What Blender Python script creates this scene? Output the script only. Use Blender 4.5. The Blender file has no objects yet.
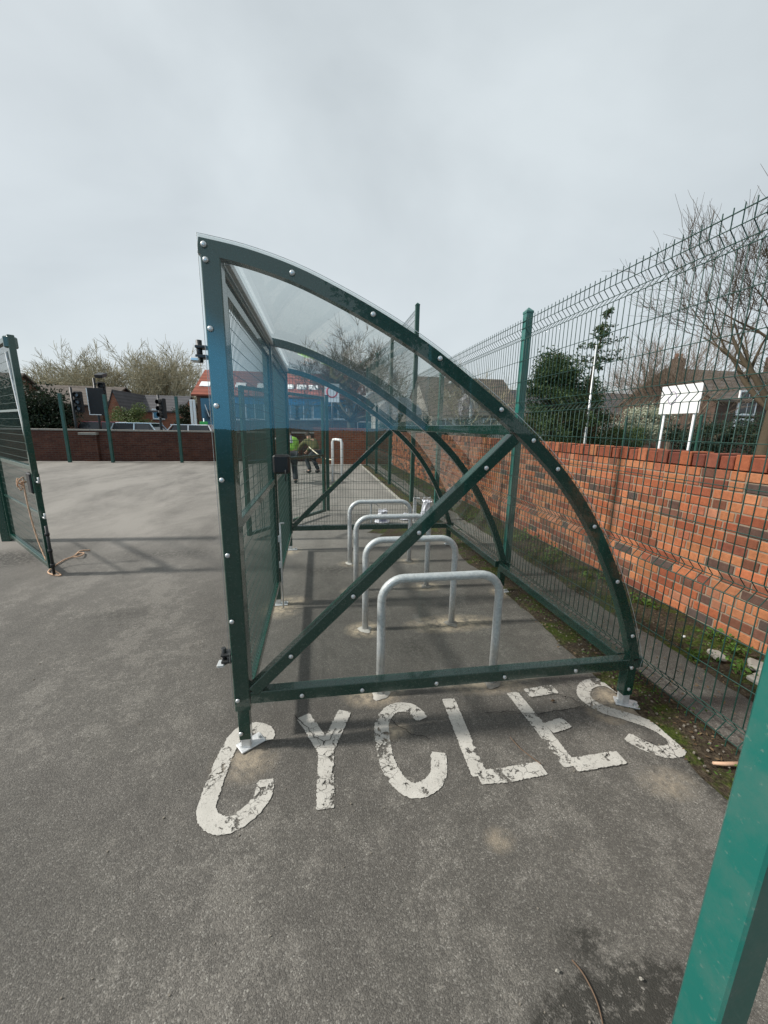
import bpy, math, random
from mathutils import Vector, Matrix
R = math.radians
sc = bpy.context.scene
col = sc.collection
random.seed(7)

# ------------------------------------------------------------------ camera numbers (metres)
CAM = Vector((.4046, -1.6228, 1.5134)); YAW, PITCH, ROLL, FPX = .1693, -.2157, .0165, 384.6
def cam_axes():
    a, b, c, s = math.cos(YAW), math.sin(YAW), math.cos(PITCH), math.sin(PITCH)
    f = Vector((b*c, a*c, s)); r = Vector((a, -b, 0)); u = r.cross(f)
    C, S = math.cos(ROLL), math.sin(ROLL)
    return f, C*r+S*u, -S*r+C*u
CF, CR, CU = cam_axes()
def at(u, v, ax, val):
    """survey helper: the point of the plane (axis ax = val) seen at pixel u, v of the photograph"""
    d = CF+CR*((u-384)/FPX)-CU*((v-512)/FPX)
    return CAM+d*((val-CAM[ax])/d[ax])

# ------------------------------------------------------------------ mesh builder
class MB:
    def __init__(s): s.v = []; s.f = []; s.c = []; s.cur = (1, 1, 1); s.smooth = []
    def face(s, idx, sm=False): s.f.append(idx); s.c.append(s.cur); s.smooth.append(sm)
    def box(s, c, size, rot=None, bev=0):
        hx, hy, hz = size[0]/2, size[1]/2, size[2]/2
        c = Vector(c); b = len(s.v)
        if bev <= 0:
            P = [Vector((x, y, z)) for x in (-hx, hx) for y in (-hy, hy) for z in (-hz, hz)]
            F = [(0,1,3,2),(4,6,7,5),(0,4,5,1),(2,3,7,6),(0,2,6,4),(1,5,7,3)]
        else:
            e = min(bev, hx*.9, hy*.9, hz*.9); P = []; idx = {}
            for sx in (-1, 1):
                for sy in (-1, 1):
                    for sz in (-1, 1):
                        for k, p in enumerate(((sx*hx, sy*(hy-e), sz*(hz-e)), (sx*(hx-e), sy*hy, sz*(hz-e)), (sx*(hx-e), sy*(hy-e), sz*hz))):
                            idx[(sx, sy, sz, k)] = len(P); P.append(Vector(p))
            F = []
            for sg in (-1, 1):
                F.append([idx[(sg, a, c_, 0)] for a, c_ in ((-1,-1),(1,-1),(1,1),(-1,1))])
                F.append([idx[(a, sg, c_, 1)] for a, c_ in ((-1,-1),(-1,1),(1,1),(1,-1))])
                F.append([idx[(a, c_, sg, 2)] for a, c_ in ((-1,-1),(1,-1),(1,1),(-1,1))])
                for t in (-1, 1):
                    F.append([idx[(sg, t, -1, 0)], idx[(sg, t, 1, 0)], idx[(sg, t, 1, 1)], idx[(sg, t, -1, 1)]])
                    F.append([idx[(sg, -1, t, 0)], idx[(sg, 1, t, 0)], idx[(sg, 1, t, 2)], idx[(sg, -1, t, 2)]])
                    F.append([idx[(-1, sg, t, 1)], idx[(1, sg, t, 1)], idx[(1, sg, t, 2)], idx[(-1, sg, t, 2)]])
                    for w in (-1, 1):
                        F.append([idx[(sg, t, w, 0)], idx[(sg, t, w, 1)], idx[(sg, t, w, 2)]])
        for p in P:
            if rot is not None: p = rot @ p
            s.v.append(c+p)
        for f in F: s.face([b+i for i in f])
    def bar(s, a, b, w, h, up=(0, 0, 1), bev=.004, end=0):
        """rectangular bar a->b, w across, h along 'up'"""
        a, b = Vector(a), Vector(b); d = (b-a); L = d.length; d.normalize(); up = Vector(up)
        x = d.cross(up).normalized(); z = x.cross(d).normalized()
        m = Matrix((x, d, z)).transposed()
        s.box((a+b)/2, (w, L+end, h), m, bev)
    def tube(s, pts, rad, n=6, caps=True, sm=True):
        pts = [Vector(p) for p in pts]; m = len(pts)
        if not hasattr(rad, '__len__'): rad = [rad]*m
        b = len(s.v); pu = None
        for i, p in enumerate(pts):
            d = (pts[min(i+1, m-1)]-pts[max(i-1, 0)])
            if d.length < 1e-9: d = Vector((0, 0, 1))
            d.normalize()
            if pu is None:
                pu = d.orthogonal().normalized()
            else:
                pu = pu-d*pu.dot(d)
                if pu.length < 1e-6: pu = d.orthogonal()
                pu.normalize()
            w = d.cross(pu)
            for k in range(n):
                t = 2*math.pi*k/n
                s.v.append(p+(pu*math.cos(t)+w*math.sin(t))*rad[i])
        for i in range(m-1):
            for k in range(n):
                s.face([b+i*n+k, b+i*n+(k+1) % n, b+(i+1)*n+(k+1) % n, b+(i+1)*n+k], sm)
        if caps and n > 2:
            s.face([b+k for k in range(n)][::-1]); s.face([b+(m-1)*n+k for k in range(n)])
    def poly_extrude(s, loop, vec):
        """planar loop, pushed along vec"""
        n = len(loop); b = len(s.v); vec = Vector(vec)
        for p in loop: s.v.append(Vector(p))
        for p in loop: s.v.append(Vector(p)+vec)
        s.face(list(range(b, b+n))[::-1]); s.face(list(range(b+n, b+2*n)))
        for i in range(n):
            j = (i+1) % n; s.face([b+i, b+j, b+n+j, b+n+i])
    def strip(s, A, B, sm=False):
        b = len(s.v); n = len(A)
        for p in A: s.v.append(Vector(p))
        for p in B: s.v.append(Vector(p))
        for i in range(n-1): s.face([b+i, b+i+1, b+n+i+1, b+n+i], sm)
    def quad(s, a, b_, c, d):
        b = len(s.v); s.v += [Vector(a), Vector(b_), Vector(c), Vector(d)]; s.face([b, b+1, b+2, b+3])
    def dome(s, c, nrm, r, h, n=8):
        c, nrm = Vector(c), Vector(nrm).normalized(); x = nrm.orthogonal().normalized(); y = nrm.cross(x)
        b = len(s.v)
        for (rr, hh) in ((1, 0), (.95, .45), (.55, .9)):
            for k in range(n):
                t = 2*math.pi*k/n; s.v.append(c+(x*math.cos(t)+y*math.sin(t))*r*rr+nrm*h*hh)
        for j in range(2):
            for k in range(n): s.face([b+j*n+k, b+j*n+(k+1) % n, b+(j+1)*n+(k+1) % n, b+(j+1)*n+k], True)
        s.face([b+2*n+k for k in range(n)], True)
    def build(s, name, mat, parent=None, origin=None):
        me = bpy.data.meshes.new(name)
        o0 = Vector(origin) if origin is not None else Vector((0, 0, 0))
        if parent is not None: o0 = Vector(parent.get('_o', (0, 0, 0)))
        me.from_pydata([tuple(v-o0) for v in s.v], [], s.f)
        me.polygons.foreach_set('use_smooth', s.smooth)
        if any(c != (1, 1, 1) for c in s.c):
            ca = me.color_attributes.new('Col', 'FLOAT_COLOR', 'CORNER'); data = []
            for f, c in zip(s.f, s.c): data += [c[0], c[1], c[2], 1]*len(f)
            ca.data.foreach_set('color', data)
        me.materials.append(mat); me.update()
        o = bpy.data.objects.new(name, me); col.objects.link(o)
        if parent is not None:
            o.parent = parent; o['_o'] = tuple(o0)
        else: o.location = o0
        return o
def thing(name, label, cat, loc=(0, 0, 0), group=None):
    o = bpy.data.objects.new(name, None); o.empty_display_size = .2; col.objects.link(o); o.location = loc
    o['label'] = label; o['category'] = cat; o['_o'] = tuple(loc)
    if group: o['group'] = group
    return o
def tag(o, label=None, cat=None, group=None, kind=None):
    if label: o['label'] = label
    if cat: o['category'] = cat
    if group: o['group'] = group
    if kind: o['kind'] = kind
    return o
def tree_copy(o, parent=None):
    c = o.copy(); col.objects.link(c); c.parent = parent
    for ch in o.children: tree_copy(ch, c)
    return c
def catmull(P, k=6, closed=False):
    P = [Vector(p) for p in P]; out = []
    for i in range(len(P)-1):
        p0 = P[max(i-1, 0)]; p1 = P[i]; p2 = P[i+1]; p3 = P[min(i+2, len(P)-1)]
        for j in range(k):
            t = j/k
            out.append(.5*((2*p1)+(p2-p0)*t+(2*p0-5*p1+4*p2-p3)*t*t+(3*p1-p0-3*p2+p3)*t**3))
    out.append(P[-1]); return out

# ------------------------------------------------------------------ materials
class NT:
    def __init__(s, name):
        s.m = bpy.data.materials.new(name); s.m.use_nodes = True; s.t = s.m.node_tree; s.t.nodes.clear()
        s.out = s.n('ShaderNodeOutputMaterial')
    def n(s, typ, **k):
        nd = s.t.nodes.new(typ)
        for a, b in k.items():
            if a.startswith('i_'): nd.inputs[a[2:].replace('_', ' ')].default_value = b
            else: setattr(nd, a, b)
        return nd
    def l(s, a, b): s.t.links.new(a, b)
    def noise(s, scale, detail=4, rough=.55, vec=None, dist=0):
        n = s.n('ShaderNodeTexNoise'); n.inputs['Scale'].default_value = scale; n.inputs['Detail'].default_value = detail
        n.inputs['Roughness'].default_value = rough; n.inputs['Distortion'].default_value = dist
        if vec is not None: s.l(vec, n.inputs['Vector'])
        return n.outputs['Fac']
    def ramp(s, fac, stops):
        r = s.n('ShaderNodeValToRGB'); e = r.color_ramp.elements
        while len(e) < len(stops): e.new(.5)
        for el, (p, c) in zip(e, stops):
            el.position = p; el.color = (*c, 1) if hasattr(c, '__len__') else (c, c, c, 1)
        s.l(fac, r.inputs['Fac']); return r.outputs['Color']
    def mix(s, fac, a, b, mode='MIX'):
        m = s.n('ShaderNodeMix'); m.data_type = 'RGBA'; m.blend_type = mode
        for sock, val in ((m.inputs[0], fac), (m.inputs[6], a), (m.inputs[7], b)):
            if isinstance(val, (int, float)): sock.default_value = val
            elif isinstance(val, tuple): sock.default_value = (*val, 1)
            else: s.l(val, sock)
        return m.outputs[2]
    def math(s, op, a, b=None, clamp=False):
        m = s.n('ShaderNodeMath'); m.operation = op; m.use_clamp = clamp
        for sock, val in ((m.inputs[0], a), (m.inputs[1], b)):
            if val is None: continue
            if isinstance(val, (int, float)): sock.default_value = val
            else: s.l(val, sock)
        return m.outputs[0]
    def bump(s, h, strength=.4, dist=.01):
        b = s.n('ShaderNodeBump'); b.inputs['Strength'].default_value = strength; b.inputs['Distance'].default_value = dist
        s.l(h, b.inputs['Height']); return b.outputs['Normal']
    def bsdf(s, color, rough=.6, metal=0, normal=None, spec=.5, coat=0):
        p = s.n('ShaderNodeBsdfPrincipled')
        for nm, val in (('Base Color', color), ('Roughness', rough), ('Metallic', metal), ('Specular IOR Level', spec), ('Coat Weight', coat)):
            if isinstance(val, tuple): p.inputs[nm].default_value = (*val, 1)
            elif isinstance(val, (int, float)): p.inputs[nm].default_value = val
            else: s.l(val, p.inputs[nm])
        if normal is not None: s.l(normal, p.inputs['Normal'])
        s.l(p.outputs[0], s.out.inputs['Surface']); return p
    def pos(s): return s.n('ShaderNodeNewGeometry').outputs['Position']
    def obj(s): return s.n('ShaderNodeTexCoord').outputs['Object']

def plain(name, c, rough=.6, metal=0, var=.15, scale=12, bump=.05, spec=.5, coat=0):
    t = NT(name); v = t.obj(); n = t.noise(scale, 5, .6, v)
    lo = tuple(x*(1-var) for x in c); hi = tuple(min(1, x*(1+var)) for x in c)
    cc = t.mix(n, lo, hi); n2 = t.noise(scale*8, 3, .6, v)
    rr = t.math('ADD', rough-.08, t.math('MULTIPLY', n2, .16))
    t.bsdf(cc, rr, metal, t.bump(n2, bump, .004) if bump else None, spec, coat); return t.m
def vcol(name, rough=.85, var=.25, scale=40, bump=.3):
    t = NT(name); a = t.n('ShaderNodeVertexColor'); a.layer_name = 'Col'; v = t.pos()
    n = t.noise(scale, 6, .7, v); n2 = t.noise(scale*.12, 4, .6, v)
    m = t.math('ADD', t.math('MULTIPLY', n, var*2), 1-var)
    m = t.math('MULTIPLY', m, t.math('ADD', t.math('MULTIPLY', n2, .5), .75))
    cc = t.n('ShaderNodeVectorMath'); cc.operation = 'SCALE'; t.l(a.outputs[0], cc.inputs[0]); t.l(m, cc.inputs['Scale'])
    t.bsdf(cc.outputs[0], rough, 0, t.bump(n, bump, .006), .3); return t.m

def mat_asphalt():
    t = NT('asphalt'); v = t.pos()
    vo = t.n('ShaderNodeTexVoronoi'); vo.inputs['Scale'].default_value = 250; t.l(v, vo.inputs['Vector'])
    stone = t.n('ShaderNodeSeparateColor'); t.l(vo.outputs['Color'], stone.inputs[0])
    fine = t.noise(420, 3, .7, v); mpn = t.n('ShaderNodeMapping'); mpn.inputs['Scale'].default_value = (1, .38, 1); t.l(v, mpn.inputs[0]); vs = mpn.outputs[0]; med = t.noise(7, 6, .65, v); big = t.noise(.8, 5, .6, vs); mid2 = t.noise(2.2, 6, .66, vs, .5)
    base = t.ramp(stone.outputs[0], [(0, (.036, .033, .029)), (.55, (.086, .080, .070)), (.86, (.145, .134, .116)), (.97, (.22, .21, .19)), (1, (.30, .29, .26))])
    base = t.mix(.55, base, t.ramp(fine, [(.32, (.025, .024, .022)), (.53, (.090, .084, .074)), (.70, (.22, .206, .18))]))
    # blotchy wear
    w = t.math('ADD', t.math('MULTIPLY', t.math('ADD', med, t.math('MULTIPLY', t.math('SUBTRACT', t.noise(34, 5, .75, v), .5), .8)), .65), t.math('ADD', t.math('MULTIPLY', big, .6), t.math('MULTIPLY', mid2, .55)))
    k = t.ramp(w, [(.55, .68), (.82, .95), (1.0, 1.2), (1.15, 1.5)])
    base = t.mix(1, base, k, 'MULTIPLY')
    # uneven sweeps, paler down the yard: dust and grazing glare put into the colour
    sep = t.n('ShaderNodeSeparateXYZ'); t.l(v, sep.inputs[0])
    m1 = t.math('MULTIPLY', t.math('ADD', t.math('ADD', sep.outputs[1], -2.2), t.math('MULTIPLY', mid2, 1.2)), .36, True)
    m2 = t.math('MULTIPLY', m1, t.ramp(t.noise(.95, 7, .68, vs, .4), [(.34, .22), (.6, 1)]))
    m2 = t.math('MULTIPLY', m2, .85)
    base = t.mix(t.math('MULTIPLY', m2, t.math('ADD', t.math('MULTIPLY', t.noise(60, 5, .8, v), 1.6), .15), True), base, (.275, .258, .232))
    # sandy drill dust round the new bolts and stand feet
    acc = None
    for (x, y, rx, ry, s_) in DUST:  # drilled or swept spots
        d = t.n('ShaderNodeVectorMath'); d.operation = 'SUBTRACT'; t.l(v, d.inputs[0]); d.inputs[1].default_value = (x, y, 0)
        d2 = t.n('ShaderNodeVectorMath'); d2.operation = 'MULTIPLY'; t.l(d.outputs[0], d2.inputs[0]); d2.inputs[1].default_value = (1/rx, 1/ry, 0)
        ln = t.n('ShaderNodeVectorMath'); ln.operation = 'LENGTH'; t.l(d2.outputs[0], ln.inputs[0])
        q = t.math('MULTIPLY', t.math('SUBTRACT', 1, ln.outputs['Value'], True), s_)
        acc = q if acc is None else t.math('MAXIMUM', acc, q)
    nz = t.noise(15, 7, .75, v); nz2 = t.noise(80, 3, .7, v)
    dm = t.math('MULTIPLY', t.math('MULTIPLY', acc, t.math('ADD', t.math('MULTIPLY', nz, 4.2), -1.5, True)), t.math('ADD', nz2, .45), True)
    base = t.mix(dm, base, (.44, .365, .265))
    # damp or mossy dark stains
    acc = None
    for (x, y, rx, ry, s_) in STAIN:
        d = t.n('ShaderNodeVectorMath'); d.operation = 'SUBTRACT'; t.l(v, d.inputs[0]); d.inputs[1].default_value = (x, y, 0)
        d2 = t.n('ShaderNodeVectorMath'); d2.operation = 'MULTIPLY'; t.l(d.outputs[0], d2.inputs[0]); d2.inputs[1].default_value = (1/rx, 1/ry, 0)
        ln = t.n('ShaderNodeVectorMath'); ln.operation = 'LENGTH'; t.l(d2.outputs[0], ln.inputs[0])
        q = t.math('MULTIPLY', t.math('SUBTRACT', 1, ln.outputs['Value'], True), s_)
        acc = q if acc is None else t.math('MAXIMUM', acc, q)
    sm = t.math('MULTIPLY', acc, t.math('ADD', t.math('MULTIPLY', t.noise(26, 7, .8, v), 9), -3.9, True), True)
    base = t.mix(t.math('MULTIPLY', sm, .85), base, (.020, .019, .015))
    h = t.math('ADD', t.math('MULTIPLY', vo.outputs['Distance'], -1.1), t.math('MULTIPLY', fine, .8))
    h = t.math('ADD', h, t.math('MULTIPLY', t.noise(30, 3, .6, v), .8))
    t.bsdf(base, .78, 0, t.bump(h, .45, .004), .45); return t.m
DUST = [(.70, .34, .22, .16, 1.6), (.73, 1.05, .18, .14, 1.6), (1.42, 1.05, .42, .16, 1.7), (1.42, .33, .36, .14, 1.4), (.06, 1.50, .20, .22, 1.2), (.12, 1.62, .22, .14, 1.1),
        (1.42, 1.78, .2, .12, 1.3), (.72, 1.78, .16, .1, 1), (.73, 2.52, .16, .12, 1.2), (1.42, 2.52, .16, .12, 1.3), (2.12, .06, .22, .16, 1.6), (1.95, -.02, .14, .1, 1.3), (.04, -.06, .17, .13, .8),
        (2.12, 1.54, .16, .16, 1.6), (.0, 3.07, .2, .2, 1.3), (1.05, -.56, .07, .06, .6), (1.90, -.45, .16, .10, .6), (.75, .02, .12, .07, 1.2)]
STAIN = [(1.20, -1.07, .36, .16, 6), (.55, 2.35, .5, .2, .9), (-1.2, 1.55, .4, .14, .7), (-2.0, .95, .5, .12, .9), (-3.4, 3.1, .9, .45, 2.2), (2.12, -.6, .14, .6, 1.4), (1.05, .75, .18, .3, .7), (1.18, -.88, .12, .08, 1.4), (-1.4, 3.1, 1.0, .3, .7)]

def mat_soil():
    t = NT('mossy_soil'); v = t.pos()
    n = t.noise(9, 7, .7, v); n2 = t.noise(60, 5, .7, v); n3 = t.noise(3.2, 5, .65, v, .4)
    c = t.ramp(n2, [(.3, (.018, .014, .010)), (.5, (.055, .042, .028)), (.66, (.105, .085, .058)), (.8, (.24, .22, .18))])
    g = t.ramp(n2, [(.3, (.018, .028, .006)), (.55, (.055, .075, .012)), (.75, (.13, .15, .03))])
    m = t.ramp(t.math('ADD', t.math('MULTIPLY', n, .6), t.math('MULTIPLY', n3, .6)), [(.58, 0), (.68, 1)])
    c = t.mix(m, c, g)
    t.bsdf(c, .95, 0, t.bump(t.math('ADD', n2, n), .9, .02), .2); return t.m
def mat_paint():
    t = NT('worn_road_paint'); v = t.pos()
    n = t.noise(26, 7, .72, v, .3); n2 = t.noise(6, 4, .6, v); f = t.noise(190, 3, .7, v)
    vo = t.n('ShaderNodeTexVoronoi'); vo.feature = 'DISTANCE_TO_EDGE'; vo.inputs['Scale'].default_value = 17; vo.inputs['Randomness'].default_value = 1
    wob = t.n('ShaderNodeVectorMath'); wob.operation = 'ADD'; t.l(v, wob.inputs[0])
    nn = t.n('ShaderNodeTexNoise'); nn.inputs['Scale'].default_value = 22; t.l(v, nn.inputs['Vector'])
    sc_ = t.n('ShaderNodeVectorMath'); sc_.operation = 'SCALE'; sc_.inputs['Scale'].default_value = .07; t.l(nn.outputs['Color'], sc_.inputs[0]); t.l(sc_.outputs[0], wob.inputs[1])
    t.l(wob.outputs[0], vo.inputs['Vector'])
    crack = t.ramp(vo.outputs['Distance'], [(.010, 1), (.032, 0)])
    patchy = t.ramp(t.noise(4.2, 4, .6, v), [(.45, 0), (.58, 1)])
    crack = t.math('MULTIPLY', crack, patchy)
    wear = t.ramp(t.math('ADD', t.math('ADD', t.math('MULTIPLY', n, .62), t.math('MULTIPLY', n2, .40)), t.math('MULTIPLY', t.math('SUBTRACT', t.noise(2.3, 3, .5, v), .35), .22)), [(.585, 0), (.615, 1)])
    spk = t.ramp(f, [(.60, 0), (.68, 1)])
    hole = t.math('MAXIMUM', t.math('MAXIMUM', crack, wear), t.math('MULTIPLY', spk, .7))
    c = t.mix(t.noise(11, 5, .6, v), (.36, .345, .31), (.64, .62, .57))
    c = t.mix(t.math('MULTIPLY', t.noise(120, 3, .6, v), .35), c, (.25, .24, .22))
    p = t.bsdf(c, .7, 0, t.bump(f, .3, .003), .3)
    tr = t.n('ShaderNodeBsdfTransparent'); mx = t.n('ShaderNodeMixShader')
    t.l(hole, mx.inputs[0]); t.l(p.outputs[0], mx.inputs[1]); t.l(tr.outputs[0], mx.inputs[2]); t.l(mx.outputs[0], t.out.inputs['Surface'])
    return t.m
def mat_green(name, c, rough=.3, coat=.35, dirt=.12):
    t = NT(name); v = t.pos(); n = t.noise(5, 6, .65, v); f = t.noise(60, 4, .65, v)
    cc = t.mix(t.math('MULTIPLY', t.ramp(n, [(.45, 0), (.75, 1)]), dirt), c, (.16, .17, .15))
    cc = t.mix(t.math('MULTIPLY', t.ramp(f, [(.62, 0), (.78, 1)]), dirt*1.3), cc, (.25, .26, .23))
    rr = t.math('ADD', rough, t.math('MULTIPLY', f, .18))
    t.bsdf(cc, rr, 0, None, .5, coat); return t.m
def mat_clear(name='clear_polycarbonate', tint=(.90, .925, .92), boost=1.0, haze=.02):
    t = NT(name); v = t.obj()
    lw = t.n('ShaderNodeLayerWeight'); lw.inputs['Blend'].default_value = .5
    nz = t.noise(1.6, 3, .5, v); nb = t.bump(nz, .25, .012)
    t.l(nb, lw.inputs['Normal'])
    f = t.math('POWER', lw.outputs['Facing'], 5)
    fac = t.math('ADD', .052*boost, t.math('MULTIPLY', f, .9), True)
    tr = t.n('ShaderNodeBsdfTransparent'); tr.inputs['Color'].default_value = (*tint, 1)
    gl = t.n('ShaderNodeBsdfGlossy'); gl.inputs['Roughness'].default_value = .01; t.l(nb, gl.inputs['Normal'])
    df = t.n('ShaderNodeBsdfDiffuse'); df.inputs['Color'].default_value = (.55, .56, .54, 1)
    smear = t.math('MULTIPLY', t.ramp(t.noise(3.5, 6, .7, v, .8), [(.45, .25), (.8, 1)]), haze)
    m0 = t.n('ShaderNodeMixShader'); t.l(smear, m0.inputs[0]); t.l(tr.outputs[0], m0.inputs[1]); t.l(df.outputs[0], m0.inputs[2])
    m1 = t.n('ShaderNodeMixShader'); t.l(fac, m1.inputs[0]); t.l(m0.outputs[0], m1.inputs[1]); t.l(gl.outputs[0], m1.inputs[2])
    t.l(m1.outputs[0], t.out.inputs['Surface']); return t.m
def mat_galv():
    t = NT('galvanised_steel'); v = t.obj()
    vo = t.n('ShaderNodeTexVoronoi'); vo.inputs['Scale'].default_value = 70; t.l(v, vo.inputs['Vector'])
    sp = t.n('ShaderNodeSeparateColor'); t.l(vo.outputs['Color'], sp.inputs[0])
    n = t.noise(14, 5, .6, v)
    c = t.mix(sp.outputs[0], (.60, .62, .63), (.78, .79, .79)); c = t.mix(t.math('MULTIPLY', n, .4), c, (.40, .41, .41))
    t.bsdf(c, t.math('ADD',   .40, t.math('MULTIPLY', n, .2)), .35, t.bump(n, .08, .002), .5); return t.m
def mat_brick_tex(name, c1, c2, mort, scale=1.0, bw=.225, bh=.075, axis='XZ'):
    t = NT(name); v = t.obj(); sep = t.n('ShaderNodeSeparateXYZ'); t.l(v, sep.inputs[0]); cb = t.n('ShaderNodeCombineXYZ')
    # walls run along x or y: sum both so either reads as bricks
    t.l(t.math('ADD', sep.outputs[0], sep.outputs[1]), cb.inputs[0]); t.l(sep.outputs[2], cb.inputs[1])
    b = t.n('ShaderNodeTexBrick'); t.l(cb.outputs[0], b.inputs['Vector'])
    b.inputs['Scale'].default_value = scale; b.inputs['Brick Width'].default_value = bw; b.inputs['Row Height'].default_value = bh; b.inputs['Mortar Size'].default_value = .007
    b.inputs['Color1'].default_value = (*c1, 1); b.inputs['Color2'].default_value = (*c2, 1); b.inputs['Mortar'].default_value = (*mort, 1)
    n = t.noise(2.5, 6, .65, v); n2 = t.noise(35, 4, .6, v)
    c = t.mix(1, b.outputs['Color'], t.ramp(t.math('ADD', t.math('MULTIPLY', n, .6), t.math('MULTIPLY', n2, .4)), [(.3, .6), (.7, 1.3)]), 'MULTIPLY')
    t.bsdf(c, .9, 0, t.bump(n2, .3, .005), .2); return t.m
def mat_roof(name, c, pitch=.3):
    t = NT(name); v = t.obj(); w = t.n('ShaderNodeTexWave'); w.bands_direction = 'Z'; w.inputs['Scale'].default_value = 1/pitch/3.2; w.inputs['Distortion'].default_value = .4; t.l(v, w.inputs['Vector'])
    n = t.noise(1.2, 6, .65, v); n2 = t.noise(16, 4, .65, v)
    cc = t.mix(w.outputs['Fac'], tuple(x*.7 for x in c), c); cc = t.mix(1, cc, t.ramp(t.math('ADD', t.math('MULTIPLY', n, .5), t.math('MULTIPLY', n2, .5)), [(.3, .65), (.7, 1.25)]), 'MULTIPLY')
    t.bsdf(cc, .85, 0, t.bump(n2, .3, .02), .3); return t.m
def mat_bark(name, c):
    t = NT(name); v = t.pos(); n = t.noise(22, 6, .7, v); n2 = t.noise(1.4, 3, .6, v)
    cc = t.mix(n, tuple(x*.5 for x in c), tuple(x*1.35 for x in c)); cc = t.mix(t.math('MULTIPLY', n2, .5), cc, (.07, .085, .045))
    t.bsdf(cc, .92, 0, t.bump(n, .5, .01), .15); return t.m
def mat_leaf(name, dark, light):
    t = NT(name); a = t.n('ShaderNodeVertexColor'); a.layer_name = 'Col'; v = t.pos(); n = t.noise(3, 4, .6, v)
    sp = t.n('ShaderNodeSeparateColor'); t.l(a.outputs[0], sp.inputs[0])
    cc = t.mix(t.math('ADD', t.math('MULTIPLY', sp.outputs[0], .65), t.math('MULTIPLY', n, .4)), dark, light)
    p = t.bsdf(cc, .6, 0, None, .3); tl = t.n('ShaderNodeBsdfTranslucent'); t.l(cc, tl.inputs['Color'])
    mx = t.n('ShaderNodeMixShader'); mx.inputs[0].default_value = .25; t.l(p.outputs[0], mx.inputs[1]); t.l(tl.outputs[0], mx.inputs[2]); t.l(mx.outputs[0], t.out.inputs['Surface']); return t.m

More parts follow.
